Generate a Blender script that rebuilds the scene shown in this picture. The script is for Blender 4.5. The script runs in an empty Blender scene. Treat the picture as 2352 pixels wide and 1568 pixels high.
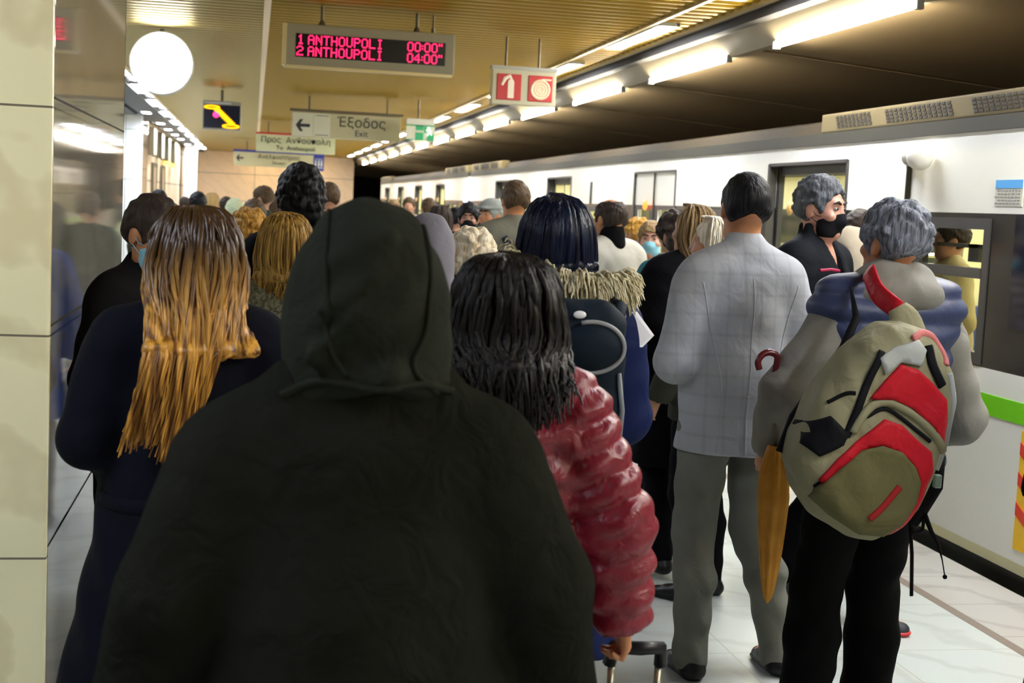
import bpy, bmesh, math, random
import numpy as np
from mathutils import Vector, Matrix
from mathutils.bvhtree import BVHTree
PI = math.pi
SC = bpy.context.scene
COL = SC.collection

# ------------------------------------------------------------------ camera
cam_d = bpy.data.cameras.new('camera')
cam = bpy.data.objects.new('camera', cam_d); COL.objects.link(cam)
def _n(v): return v / np.linalg.norm(v)
_y = _n(np.array([-593., 335., -3180.]))
_x = np.array([16824., -481., -3180.]); _x = _n(_x - _x.dot(_y) * _y)
_z = np.cross(_x, _y)
_R = np.array([_x, _y, _z])
M4 = np.eye(4); M4[:3, :3] = _R; M4[:3, 3] = (0, 0, 1.62)
cam.matrix_world = Matrix(M4.tolist())
cam_d.sensor_width = 36; cam_d.lens = 3180 / 2352 * 36
cam_d.clip_start = 0.05; cam_d.clip_end = 200
cam_d.dof.use_dof = True; cam_d.dof.focus_distance = 4.4; cam_d.dof.aperture_fstop = 5.6
SC.camera = cam

# ------------------------------------------------------------------ world, exposure
w = bpy.data.worlds.new('world'); SC.world = w; w.use_nodes = True
w.node_tree.nodes['Background'].inputs[0].default_value = (0.80, 0.72, 0.55, 1)
w.node_tree.nodes['Background'].inputs[1].default_value = 0.025
SC.view_settings.view_transform = 'Standard'; SC.view_settings.look = 'None'
SC.view_settings.gamma = 1; SC.view_settings.use_curve_mapping = False
SC.view_settings.exposure = 1.4
LAMP_E = 38.0      # ceiling luminaires
BEAM_E = 75.0      # tubes along the track beam
TRAIN_E = 9.0

# ------------------------------------------------------------------ materials
def nodes(m):
    m.use_nodes = True; nt = m.node_tree
    return nt, nt.nodes['Principled BSDF']
def mat(name, c, rough=.7, metal=0., spec=.5, var=None, vs=8, bump=0, bs=10, sheen=0, emit=None, e=0):
    m = bpy.data.materials.new(name); nt, b = nodes(m)
    b.inputs['Base Color'].default_value = (*c, 1); b.inputs['Roughness'].default_value = rough
    b.inputs['Metallic'].default_value = metal; b.inputs['Specular IOR Level'].default_value = spec
    if sheen: b.inputs['Sheen Weight'].default_value = sheen
    if emit: b.inputs['Emission Color'].default_value = (*emit, 1); b.inputs['Emission Strength'].default_value = e
    if var or bump:
        tc = nt.nodes.new('ShaderNodeTexCoord')
        if var:
            n = nt.nodes.new('ShaderNodeTexNoise'); n.inputs['Scale'].default_value = vs; n.inputs['Detail'].default_value = 5
            nt.links.new(tc.outputs['Object'], n.inputs['Vector'])
            r = nt.nodes.new('ShaderNodeValToRGB'); r.color_ramp.elements[0].position = .35; r.color_ramp.elements[1].position = .65
            r.color_ramp.elements[0].color = (*c, 1); r.color_ramp.elements[1].color = (*var, 1)
            nt.links.new(n.outputs['Fac'], r.inputs['Fac']); nt.links.new(r.outputs['Color'], b.inputs['Base Color'])
        if bump:
            n = nt.nodes.new('ShaderNodeTexNoise'); n.inputs['Scale'].default_value = bs; n.inputs['Detail'].default_value = 3
            n.inputs['Distortion'].default_value = .6
            nt.links.new(tc.outputs['Object'], n.inputs['Vector'])
            bp = nt.nodes.new('ShaderNodeBump'); bp.inputs['Strength'].default_value = bump; bp.inputs['Distance'].default_value = .03
            nt.links.new(n.outputs['Fac'], bp.inputs['Height']); nt.links.new(bp.outputs['Normal'], b.inputs['Normal'])
    return m
def cloth(name, c, **k):
    k.setdefault('rough', .85); k.setdefault('spec', .10); k.setdefault('bump', .35); k.setdefault('bs', 9); k.setdefault('sheen', .0)
    return mat(name, c, **k)
def emis(name, c, e):
    return mat(name, (0, 0, 0), emit=c, e=e, rough=.5)
def marble(name, c1, c2, joint, tw, th, rough, axis='XZ', off=(0, 0), jw=.004):
    m = bpy.data.materials.new(name); nt, b = nodes(m); L = nt.links.new; N = nt.nodes.new
    tc = N('ShaderNodeTexCoord'); wv = N('ShaderNodeTexWave'); wv.wave_type = 'BANDS'; wv.bands_direction = 'DIAGONAL'
    wv.inputs['Scale'].default_value = 1.3; wv.inputs['Distortion'].default_value = 9; wv.inputs['Detail'].default_value = 4; wv.inputs['Detail Scale'].default_value = 1.4
    L(tc.outputs['Object'], wv.inputs['Vector'])
    r = N('ShaderNodeValToRGB'); r.color_ramp.elements[0].color = (*c2, 1); r.color_ramp.elements[0].position = .0
    r.color_ramp.elements[1].color = (*c1, 1); r.color_ramp.elements[1].position = .22
    L(wv.outputs['Fac'], r.inputs['Fac'])
    sx = N('ShaderNodeSeparateXYZ'); L(tc.outputs['Object'], sx.inputs[0])
    outs = []
    for a, t, o in ((axis[0], tw, off[0]), (axis[1], th, off[1])):
        s = N('ShaderNodeMath'); s.operation = 'SUBTRACT'; L(sx.outputs[a], s.inputs[0]); s.inputs[1].default_value = o - 100 * t
        f = N('ShaderNodeMath'); f.operation = 'MODULO'; L(s.outputs[0], f.inputs[0]); f.inputs[1].default_value = t
        g = N('ShaderNodeMath'); g.operation = 'LESS_THAN'; L(f.outputs[0], g.inputs[0]); g.inputs[1].default_value = jw; outs.append(g)
    mx = N('ShaderNodeMath'); mx.operation = 'MAXIMUM'; L(outs[0].outputs[0], mx.inputs[0]); L(outs[1].outputs[0], mx.inputs[1])
    mix = N('ShaderNodeMixRGB'); L(mx.outputs[0], mix.inputs[0]); L(r.outputs[0], mix.inputs[1]); mix.inputs[2].default_value = (*joint, 1)
    L(mix.outputs[0], b.inputs['Base Color']); b.inputs['Roughness'].default_value = rough
    return m

# ------------------------------------------------------------------ mesh helpers
def add_box(bm, x0, x1, y0, y1, z0, z1):
    r = bmesh.ops.create_cube(bm, size=1)
    bmesh.ops.scale(bm, vec=(abs(x1-x0), abs(y1-y0), abs(z1-z0)), verts=r['verts'])
    bmesh.ops.translate(bm, vec=((x0+x1)/2, (y0+y1)/2, (z0+z1)/2), verts=r['verts'])
    return r['verts']
def add_cyl(bm, a, b, r0, r1=None, n=12):
    a, b = Vector(a), Vector(b); d = b - a; r1 = r0 if r1 is None else r1
    r = bmesh.ops.create_cone(bm, cap_ends=True, segments=n, radius1=r0, radius2=r1, depth=d.length)
    q = Vector((0, 0, 1)).rotation_difference(d)
    bmesh.ops.transform(bm, matrix=Matrix.Translation((a+b)/2) @ q.to_matrix().to_4x4(), verts=r['verts'])
    return r['verts']
def add_ball(bm, c, r, s=(1, 1, 1), n=12):
    v = bmesh.ops.create_uvsphere(bm, u_segments=n, v_segments=max(6, n*2//3), radius=r)['verts']
    bmesh.ops.scale(bm, vec=s, verts=v); bmesh.ops.translate(bm, vec=c, verts=v); return v
def add_prism(bm, pts, t, plane='XZ', d0=0.):
    """polygon pts in a plane, extruded by t along the plane's normal axis"""
    def P(a, b, d): return {'XZ': (a, d, b), 'YZ': (d, a, b), 'XY': (a, b, d)}[plane]
    v0 = [bm.verts.new(P(a, b, d0)) for a, b in pts]; v1 = [bm.verts.new(P(a, b, d0+t)) for a, b in pts]
    n = len(pts)
    bm.faces.new(v0); bm.faces.new(v1[::-1])
    for i in range(n): bm.faces.new((v0[i], v1[i], v1[(i+1) % n], v0[(i+1) % n]))
def bevel(bm, w=.005, s=2):
    bmesh.ops.bevel(bm, geom=bm.edges[:], offset=w, segments=s, affect='EDGES', profile=.7)
def add_tube(bm, pts, r, n=8, flat=1.):
    """round or flat tube along points"""
    pts = [Vector(p) for p in pts]; rings = []; up = None
    for i, p in enumerate(pts):
        t = (pts[min(i+1, len(pts)-1)] - pts[max(i-1, 0)]).normalized()
        if up is None: up = Vector((0, 1, 0)) if abs(t.y) < .9 else Vector((1, 0, 0))
        s = t.cross(up).normalized(); up = s.cross(t).normalized()
        rr = r[i] if isinstance(r, (list, tuple)) else r
        rings.append([bm.verts.new(p + s*rr*math.cos(k*2*PI/n) + up*rr*flat*math.sin(k*2*PI/n)) for k in range(n)])
    for a, b in zip(rings, rings[1:]):
        for k in range(n): bm.faces.new((a[k], a[(k+1) % n], b[(k+1) % n], b[k]))
    bm.faces.new(rings[0][::-1]); bm.faces.new(rings[-1])
def obj(name, bm, m, parent=None, smooth=False, kind=None, label=None):
    if isinstance(bm, bmesh.types.BMesh):
        bmesh.ops.recalc_face_normals(bm, faces=bm.faces[:])
        me = bpy.data.meshes.new(name); bm.to_mesh(me); bm.free()
    else: me = bm
    if smooth: me.polygons.foreach_set('use_smooth', [True]*len(me.polygons))
    o = bpy.data.objects.new(name, me); COL.objects.link(o)
    if m and not me.materials: me.materials.append(m)
    if parent: o.parent = parent
    if kind: o['kind'] = kind
    if label: o['label'] = label
    return o
def tag(o, label, cat, group=None, kind=None):
    o['label'] = label; o['category'] = cat
    if group: o['group'] = group
    if kind: o['kind'] = kind
    return o
def thing(name, label, cat, loc=(0, 0, 0), rz=0, group=None):
    o = bpy.data.objects.new(name, None); COL.objects.link(o); o.empty_display_size = .1
    o.location = loc; o.rotation_euler = (0, 0, rz)
    return tag(o, label, cat, group)
def box_obj(name, b, m, parent=None, bev=0, **k):
    bm = bmesh.new(); add_box(bm, *b)
    if bev: bevel(bm, bev)
    return obj(name, bm, m, parent, **k)
def text_obj(name, s, size, m, parent, loc, depth=.002, align='CENTER', sx=1.):
    """writing that faces the camera side (-Y)"""
    c = bpy.data.curves.new('txt', 'FONT'); c.body = s; c.size = size; c.align_x = align; c.align_y = 'CENTER'; c.extrude = depth
    t = bpy.data.objects.new('txt', c); COL.objects.link(t)
    dg = bpy.context.evaluated_depsgraph_get()
    me = bpy.data.meshes.new_from_object(t.evaluated_get(dg)); bpy.data.objects.remove(t)
    me.transform(Matrix.Translation(loc) @ Matrix.Rotation(PI/2, 4, 'X') @ Matrix.Diagonal((sx, 1, 1, 1)))
    me.materials.clear()
    return obj(name, me, m, parent)
# ------------------------------------------------------------------ implicit surfaces -> one continuous mesh
class Sdf:
    def __init__(s, lo, hi, h):
        s.h = h; s.lo = np.array(lo, float); n = np.ceil((np.array(hi)-s.lo)/h).astype(int)+1
        s.ax = [s.lo[i]+np.arange(n[i])*h for i in range(3)]
        s.D = np.full(n, .25, np.float32)
    def blk(s, lo, hi):
        sl = []
        for i in range(3):
            a = max(0, int((lo[i]-s.lo[i])/s.h)); b = min(len(s.ax[i]), int((hi[i]-s.lo[i])/s.h)+2); sl.append(slice(a, max(a, b)))
        X = s.ax[0][sl[0]][:, None, None]; Y = s.ax[1][sl[1]][None, :, None]; Z = s.ax[2][sl[2]][None, None, :]
        return tuple(sl), X.astype(np.float32), Y.astype(np.float32), Z.astype(np.float32)
    def put(s, sl, d, op, k):
        D = s.D[sl]
        if D.size == 0: return
        if op == '+': m = np.maximum(k-np.abs(D-d), 0)/k; s.D[sl] = np.minimum(D, d)-m*m*k*.25
        else: m = np.maximum(k-np.abs(D+d), 0)/k; s.D[sl] = np.maximum(D, -d)+m*m*k*.25
    def cap(s, a, b, ra, rb=None, k=.02, op='+', sc=(1, 1, 1), q=None):
        a = np.array(a, float); b = np.array(b, float); rb = ra if rb is None else rb; sc = np.array(sc, float)
        R = max(ra, rb)*sc+k+2*s.h+(q[1] if q else 0)
        sl, X, Y, Z = s.blk(np.minimum(a, b)-R, np.maximum(a, b)+R)
        ab = (b-a)/sc; L = max(ab.dot(ab), 1e-9)
        px, py, pz = (X-a[0])/sc[0], (Y-a[1])/sc[1], (Z-a[2])/sc[2]
        t0 = (px*ab[0]+py*ab[1]+pz*ab[2])/L; t = np.clip(t0, 0, 1)
        r = ra+(rb-ra)*t
        if q: r = r+q[1]*(np.abs(np.sin(PI*(t0*q[0])))-.5)
        d = (np.sqrt((px-t*ab[0])**2+(py-t*ab[1])**2+(pz-t*ab[2])**2)-r)*sc.min()
        s.put(sl, d, op, k)
    def ell(s, c, r, k=.02, op='+', R=None):
        c = np.array(c, float); r = np.array(r, float); m = (r.max() if R is not None else r)+k+2*s.h
        sl, X, Y, Z = s.blk(c-m, c+m); p = [X-c[0], Y-c[1], Z-c[2]]
        if R is not None: p = [p[0]*R[0, i]+p[1]*R[1, i]+p[2]*R[2, i] for i in range(3)]
        k0 = np.sqrt((p[0]/r[0])**2+(p[1]/r[1])**2+(p[2]/r[2])**2)
        k1 = np.sqrt((p[0]/r[0]**2)**2+(p[1]/r[1]**2)**2+(p[2]/r[2]**2)**2)+1e-9
        d = k0*(k0-1)/k1
        s.put(sl, d, op, k)
    def box(s, c, hf, rad=.02, k=.01, op='+', R=None):
        c = np.array(c, float); hf = np.array(hf, float); m = (np.linalg.norm(hf) if R is not None else hf)+k+2*s.h
        sl, X, Y, Z = s.blk(c-m, c+m); p = [X-c[0], Y-c[1], Z-c[2]]
        if R is not None: p = [p[0]*R[0, i]+p[1]*R[1, i]+p[2]*R[2, i] for i in range(3)]
        q = [np.abs(p[i])-(hf[i]-rad) for i in range(3)]
        d = np.sqrt(sum(np.maximum(a, 0)**2 for a in q))+np.minimum(np.maximum(q[0], np.maximum(q[1], q[2])), 0)-rad
        s.put(sl, d, op, k)
    def grid(s): return s.blk((-9, -9, -9), (9, 9, 9))[1:]
    def cut(s, n, off, k=.004):
        """keep the side n.p < off"""
        X, Y, Z = s.grid(); d = X*n[0]+Y*n[1]+Z*n[2]-off
        m = np.maximum(k-np.abs(s.D-d), 0)/k; s.D = (np.maximum(s.D, d)+m*m*k*.25).astype(np.float32)
    def fold(s, amp, f=1., seed=0.):
        X, Y, Z = s.grid(); a = seed
        u = np.sin(17*f*X+a)+np.sin(13*f*Y+2*a); v = np.sin(11*f*Z+1.7*a)
        w = np.sin(38*f*Z+14*f*X*np.sin(3*X+a)+3.1*u+a)*.6+np.sin(29*f*X-33*f*Z+2.6*v+1.3*a)*.4+np.sin(52*f*Z-23*f*Y+2*u+a)*.3
        s.D = (s.D+amp*w).astype(np.float32)
    def mesh(s, name, xf=None):
        D = s.D; D[[0, -1]] = .1; D[:, [0, -1]] = .1; D[:, :, [0, -1]] = .1
        S = D < 0; n = np.array(D.shape)-1
        c = np.zeros(n, np.uint8); off = [(i, j, k) for i in (0, 1) for j in (0, 1) for k in (0, 1)]
        for i, j, k in off: c += S[i:n[0]+i, j:n[1]+j, k:n[2]+k]
        act = (c > 0) & (c < 8); I, J, K = np.nonzero(act); idx = np.full(n, -1, np.int64); idx[act] = np.arange(len(I))
        P = np.zeros((len(I), 3)); W = np.zeros(len(I))
        for ax in range(3):
            o1, o2 = [a for a in range(3) if a != ax]
            for a in (0, 1):
                for b in (0, 1):
                    o = [0, 0, 0]; o[o1] = a; o[o2] = b; e = list(o); e[ax] = 1
                    v0 = D[I+o[0], J+o[1], K+o[2]]; v1 = D[I+e[0], J+e[1], K+e[2]]
                    m = (v0 < 0) != (v1 < 0); t = v0[m]/(v0[m]-v1[m])
                    q = np.tile(np.array(o, float), (m.sum(), 1)); q[:, ax] = t; P[m] += q; W[m] += 1
        P = (P/W[:, None]+np.stack([I, J, K], 1))*s.h+s.lo
        F = []
        for ax in range(3):
            o1, o2 = [(1, 2), (2, 0), (0, 1)][ax]
            A = [slice(None)]*3; B = [slice(None)]*3; A[ax] = slice(0, -1); B[ax] = slice(1, None)
            sa, sb = S[tuple(A)], S[tuple(B)]; e = np.nonzero(sa != sb); g = np.stack(e, 1)
            g = g[(g[:, o1] > 0) & (g[:, o2] > 0)]; fl = S[g[:, 0], g[:, 1], g[:, 2]]
            def cell(da, db):
                h = g.copy(); h[:, o1] -= da; h[:, o2] -= db; return idx[h[:, 0], h[:, 1], h[:, 2]]
            q = np.stack([cell(0, 0), cell(1, 0), cell(1, 1), cell(0, 1)], 1); q[~fl] = q[~fl][:, ::-1]; F.append(q)
        F = np.concatenate(F); F = F[(F >= 0).all(1)]
        if xf is not None: P = xf(P)
        return np_mesh(name, P, F)
def np_mesh(name, P, F, smooth=True):
    me = bpy.data.meshes.new(name); k = F.shape[1]
    me.vertices.add(len(P)); me.vertices.foreach_set('co', np.ascontiguousarray(P, dtype=np.float32).ravel())
    me.loops.add(F.size); me.loops.foreach_set('vertex_index', F.astype(np.int32).ravel())
    me.polygons.add(len(F)); me.polygons.foreach_set('loop_start', np.arange(0, F.size, k, dtype=np.int32))
    me.polygons.foreach_set('use_smooth', np.full(len(F), smooth))
    me.update(); me.validate(); return me
def strands_mesh(name, paths, radii, n=5, flat=.5):
    """paths (S, T, 3) -> many tapered flat tubes in one mesh"""
    P = np.array(paths, float); S, T, _ = P.shape
    t = np.gradient(P, axis=1); t /= np.linalg.norm(t, axis=2, keepdims=True)+1e-9
    u = np.cross(t, np.array([0.1, 1, 0.05])); u /= np.linalg.norm(u, axis=2, keepdims=True)+1e-9; v = np.cross(u, t)
    r = np.array(radii)[:, :, None]; V = []
    for k in range(n):
        a = k*2*PI/n; V.append(P+u*r*math.cos(a)+v*r*flat*math.sin(a))
    V = np.stack(V, 2).reshape(-1, 3); i = np.arange(S*T*n).reshape(S, T, n)
    a, b = i[:, :-1], i[:, 1:]
    F = np.stack([a, np.roll(a, -1, 2), np.roll(b, -1, 2), b], -1).reshape(-1, 4)
    return np_mesh(name, V, F)
def spline(pts, n):
    """Catmull-Rom through points, n samples"""
    P = np.array(pts, float); P = np.vstack([2*P[0]-P[1], P, 2*P[-1]-P[-2]]); m = len(P)-3; out = []
    for s in np.linspace(0, m-1e-6, n):
        i = int(s); t = s-i; a, b, c, d = P[i:i+4]
        out.append(.5*((2*b)+(c-a)*t+(2*a-5*b+4*c-d)*t*t+(3*b-a-3*c+d)*t**3))
    return np.array(out)
def V3(*a): return np.array(a, float)

# ------------------------------------------------------------------ people
SKIN = mat('skin', (.42, .20, .115), rough=.5, var=(.47, .24, .15), vs=18)
SKIN2 = mat('skin_tanned', (.42, .17, .07), rough=.5, var=(.50, .22, .10), vs=18)
SKIN3 = mat('skin_ruddy', (.46, .22, .15), rough=.45, var=(.55, .28, .20), vs=18)
EYE = mat('eye_white', (.32, .28, .25), rough=.2); IRIS = mat('iris', (.02, .012, .008), rough=.2)
BLACK = cloth('black_cloth', (.004, .004, .005), spec=.05); SHOE = mat('black_leather', (.005, .005, .006), rough=.4, spec=.3)

class Fig:
    """local frame: faces +y, right hand at +x, z up, feet on z = 0; built for a 1.75 m figure, then scaled"""
    def __init__(f, label, x, y, yaw, top=1.75, head=(0, 0, 0), arms=None, legs=None, w=1., res=.011, lean=(0, 0), skin=SKIN, group=None, z=0, dz=0.):
        f.dz = dz
        f.s = top/1.75; f.w = w; f.res = res; f.skin = skin; f.lean = lean
        f.root = thing('person', label, 'person', (x, y, z), yaw, group)
        yw, pt, rl = head
        f.HR = np.array(Matrix.Rotation(yw, 3, 'Z') @ Matrix.Rotation(pt, 3, 'X') @ Matrix.Rotation(rl, 3, 'Y'))
        f.piv = V3(0, -.01, 1.53)
        A = {'L': ((-.245*w, -.03, 1.17), (-.235*w, .10, .95)), 'R': ((.245*w, -.03, 1.17), (.235*w, .10, .95))}
        if arms: A.update(arms)
        G = {'L': ((-.10, .02, .50), (-.105, -.03, .085)), 'R': ((.10, .02, .50), (.105, -.03, .085))}
        if legs: G.update(legs)
        f.A = {k: tuple(V3(*p) for p in v) for k, v in A.items()}; f.G = {k: tuple(V3(*p) for p in v) for k, v in G.items()}
        f.sh = {'L': V3(-.175*w, -.01, 1.425-dz), 'R': V3(.175*w, -.01, 1.425-dz)}; f.hip = {'L': V3(-.088, 0, .92), 'R': V3(.088, 0, .92)}
    def hd(f, p): return f.HR @ (np.array(p, float)-f.piv)+f.piv
    def xf(f, P):      # figure units -> metres, with lean from the ankles
        P = np.array(P, float).copy(); zz = np.maximum(P[:, 2]-.1, 0)
        P[:, 0] += f.lean[0]*zz; P[:, 1] += f.lean[1]*zz
        return P*f.s
    def xh(f, P): return f.xf((f.HR @ (P-f.piv).T).T+f.piv)
    def add(f, name, me, m, label=None, parent=None): return obj(name, me, m, parent or f.root, label=label)
    def lims(f, pad=.1):
        pts = np.array([p for v in list(f.A.values())+list(f.G.values()) for p in v]+[V3(0, 0, 1.75), V3(0, 0, .0)])
        lo = np.minimum(pts.min(0), (-.25*f.w, -.17, 0))-pad; hi = np.maximum(pts.max(0), (.25*f.w, .19, 1.78))+pad
        lo[1] -= .08; hi[1] += .12
        return lo, hi
    def hand(f, g, W, E, side, curl=.5, grip=None):
        W = np.array(W); d = _n(W-np.array(E)) if grip is None else _n(np.array(grip))
        lat = _n(np.cross(d, V3(0, 0, 1) if abs(d[2]) < .8 else V3(0, 1, 0))); nrm = np.cross(lat, d)
        # lat runs across the knuckles; fingers curl toward -side*x-ish palm direction
        if abs(d[2]) > .8:
            lat = _n(V3(0, 1, 0)-d*d[1]); nrm = np.cross(d, lat)*(-side if d[2] < 0 else side)
            if nrm[0]*side > 0: nrm = -nrm
        K = W+d*.085
        for j in (-1, 0, 1): g.cap(W+d*.012+lat*.010*j, K+lat*.024*j, .019, .015, k=.012, sc=(1, 1, 1))
        for i, (o, l) in enumerate(((.033, .068), (.011, .076), (-.011, .070), (-.032, .055))):
            p = K+lat*o; a = .35+.3*curl+.06*i; dd = d; q = p
            for sgm, ln in enumerate((.48, .30, .24)):
                ang = (a*.55, a*1.7*curl*2, a*1.9*curl*2.6)[sgm]; ang = min(ang, 2.6)
                dv = d*math.cos(ang)+nrm*math.sin(ang); q2 = q+dv*l*ln
                g.cap(q, q2, .0088-.0008*sgm, .0082-.0010*sgm, k=.004); q = q2
        b = W+d*.03+lat*.028; t1 = b+d*.034+lat*.026+nrm*.012; t2 = t1+d*.028+nrm*.016-lat*.002
        g.cap(b, t1, .013, .011, k=.012); g.cap(t1, t2, .0105, .0085, k=.005)
    def body(f, hands=(.5, .5), grips=(None, None), res=None, nude_top=False):
        lo, hi = f.lims(); h = res or f.res; g = Sdf(lo, hi, h); w = f.w
        g.ell((0, 0, 1.30), (.155*w, .10, .22), k=.04); g.ell((0, 0, 1.06), (.135*w, .095, .19), k=.05); g.ell((0, -.005, .93), (.155, .105, .13), k=.05)
        g.cap((-.13*w, -.01, 1.43-f.dz), (.13*w, -.01, 1.43-f.dz), .062, k=.04)
        g.cap((0, -.015, 1.42), f.hd((0, -.008, 1.58)), .060, .054, k=.03)
        for sd in 'LR':
            S, (E, W) = f.sh[sd], f.A[sd]; sg = 1 if sd == 'R' else -1
            g.cap(S, E, .050, .040, k=.03); g.cap(E, W, .040, .026, k=.015)
            i = 0 if sd == 'L' else 1
            f.hand(g, W, E, sg, hands[i], grips[i])
            H, (Kn, An) = f.hip[sd], f.G[sd]
            g.cap(H, Kn, .080, .050, k=.03); g.cap(Kn, (Kn+An)/2+V3(0, -.015, .05), .050, .050, k=.02); g.cap((Kn+An)/2+V3(0, -.015, .05), An, .050, .033, k=.02)
            g.cap(An+V3(0, -.02, -.045), An+V3(0, .14, -.06), .034, .028, k=.02)
        R = f.HR; k = .02
        g.ell(f.hd((0, -.012, 1.662)), (.077, .097, .094), R=R, k=k)                 # skull
        g.ell(f.hd((0, .030, 1.600)), (.058, .063, .080), R=R, k=.03)                # face
        g.cap(f.hd((-.030, .045, 1.553)), f.hd((.030, .045, 1.553)), .026, k=.03)    # jaw
        g.cap(f.hd((0, .072, 1.546)), f.hd((0, .070, 1.550)), .020, k=.02)           # chin
        g.cap(f.hd((-.026, .076, 1.668)), f.hd((.026, .076, 1.668)), .013, k=.015)   # brow
        g.cap(f.hd((0, .088, 1.652)), f.hd((0, .103, 1.615)), .007, .011, k=.012)    # nose
        g.cap(f.hd((-.013, .088, 1.610)), f.hd((.013, .088, 1.610)), .008, k=.008)
        g.cap(f.hd((-.018, .080, 1.579)), f.hd((.018, .080, 1.579)), .0085, k=.006)  # lips
        for sg in (-1, 1):
            g.ell(f.hd((.031*sg, .094, 1.647)), (.016, .014, .011), R=R, op='-', k=.010)
            g.ell(f.hd((.043*sg, .066, 1.615)), (.022, .022, .018), R=R, k=.02)
            g.ell(f.hd((.079*sg, -.006, 1.630)), (.010, .019, .031), R=R, k=.008)
            g.ell(f.hd((.088*sg, .002, 1.632)), (.006, .010, .016), R=R, op='-', k=.006)
        return f.add('body', g.mesh('body', f.xf), f.skin)
    def face(f, brow=(.02, .015, .012)):
        bm_m = mat('eyebrow_hair', brow, rough=.8)
        for sg in (-1, 1):
            g = Sdf((-.06, .04, 1.61), (.06, .12, 1.70), .0025); g.ell((.031*sg, .079, 1.648), (.0120, .012, .0070), k=.003)
            e = f.add('eye', g.mesh('eye', f.xh), EYE)
            g = Sdf((-.06, .04, 1.61), (.06, .12, 1.70), .0025); g.ell((.031*sg, .0885, 1.648), (.0066, .0060, .0060), k=.003)
            f.add('iris', g.mesh('iris', f.xh), IRIS, parent=e)
            g = Sdf((-.07, .04, 1.61), (.07, .13, 1.72), .003)
            g.cap((.012*sg, .091, 1.668), (.032*sg, .091, 1.675), .0055, .0055, k=.003); g.cap((.032*sg, .091, 1.675), (.049*sg, .080, 1.668), .005, .003, k=.003)
            f.add('eyebrow', g.mesh('eyebrow', f.xh), bm_m)
    def torso(f, g, t, hem, k=.03, q=None, flare=0., belly=0.):
        w = f.w
        g.ell((0, 0, 1.29), (.165*w+t, .108+t, .23), k=.05); g.ell((0, .01, 1.08), (.150*w+t, .105+t+belly, .22), k=.05)
        g.cap((-.135*w, -.012, 1.425-f.dz), (.135*w, -.012, 1.425-f.dz), .060+t*.8, k=.05)
        for sg in (-1, 1): g.cap((.03*sg, -.02, 1.50-f.dz*.5), (.16*w*sg, -.01, 1.435-f.dz), .040+t*.5, .052+t*.6, k=.04)
        if hem < 1.0:
            zz = hem-.12; g.cap((0, 0, 1.05), (0, -.005, zz), .166*w+t*.8, .180*w+t*.8+flare, k=.06, sc=(1, .78, 1))
            if q: g.D = (g.D-q[1]*(np.abs(np.sin(PI*g.grid()[2]/q[0]))-.5)).astype(np.float32)
            g.cut((0, 0, -1), -hem, k=.012)
    def sleeves(f, g, t, cuff=.0, k=.03, q=None, r=1.):
        for sd in 'LR':
            S, (E, W) = f.sh[sd], f.A[sd]; d = _n(W-E); W2 = W+d*cuff; U = S*.97
            if q:
                n1 = np.linalg.norm(E-S)/q[0]; n2 = np.linalg.norm(W2-E)/q[0]
                g.cap(U, E, .058*r+t, .050*r+t, k=k, q=(n1, q[1])); g.cap(E, W2, .050*r+t, .036*r+t, k=.02, q=(n2, q[1]))
            else:
                g.cap(U, E, .056*r+t, .047*r+t, k=k); g.cap(E, W2, .047*r+t, .036*r+t*.8, k=.02)
            g.ell(W2+d*(.034*r+t), V3(1, 1, 1)*(.034*r+t*.9), k=.006, op='-')
    def jacket(f, m, t=.018, hem=.86, cuff=-.01, q=None, fold=.0025, ff=1., seed=0., collar=None, extra=None, name='jacket', flare=0., res=None, sleeves=True, r=1., belly=0., label=None):
        lo, hi = f.lims(.13); g = Sdf(lo, hi, res or f.res)
        if sleeves: f.sleeves(g, t, cuff, q=q, r=r)
        g2 = Sdf(lo, hi, res or f.res); f.torso(g2, t, hem, q=q, flare=flare, belly=belly)
        k = .035; m_ = np.maximum(k-np.abs(g.D-g2.D), 0)/k; g.D = np.minimum(g.D, g2.D)-m_*m_*k*.25
        if collar == 'stand': g.cap((0, -.01, 1.47), f.hd((0, -.002, 1.535)), .070, .073, k=.02); g.cap((0, .04, 1.56), (0, .12, 1.60), .05, .06, op='-', k=.01); g.cap(f.hd((0, 0, 1.565)), f.hd((0, .0, 1.66)), .064, op='-', k=.004)
        if collar == 'shirt': g.cap((0, -.012, 1.46), (0, -.010, 1.515), .076, .068, k=.02)
        if collar == 'hoodfold':
            g.ell((0, -.085, 1.475), (.135, .075, .065), k=.03); g.cap((-.09, -.03, 1.49), (.09, -.03, 1.49), .05, k=.03)
        if extra: extra(g)
        if fold: g.fold(fold, ff, seed)
        return f.add(name, g.mesh(name, f.xf), m, label)
    def trousers(f, m, t=.014, top=1.02, bottom=None, fold=.003, seed=1., flare=0., res=None, name='trousers'):
        lo, hi = f.lims(.1); hi[2] = 1.1; g = Sdf(lo, hi, res or f.res)
        g.ell((0, -.005, .95), (.155+t*.5, .100+t*.5, .13), k=.04)
        for sd in 'LR':
            H, (Kn, An) = f.hip[sd], f.G[sd]; C = (Kn+An)/2+V3(0, -.012, .05)
            g.cap(H, Kn, .082+t, .054+t, k=.04 if sd == 'L' else .02); g.cap(Kn, C, .054+t, .052+t+flare*.5, k=.02); g.cap(C, An+V3(0, 0, -.02), .052+t+flare*.5, .040+t+flare, k=.02)
        if fold: g.fold(fold, 1.1, seed)
        g.cut((0, 0, 1), top)
        if bottom is not None: g.cut((0, 0, -1), -bottom)
        return f.add(name, g.mesh(name, f.xf), m)
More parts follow.
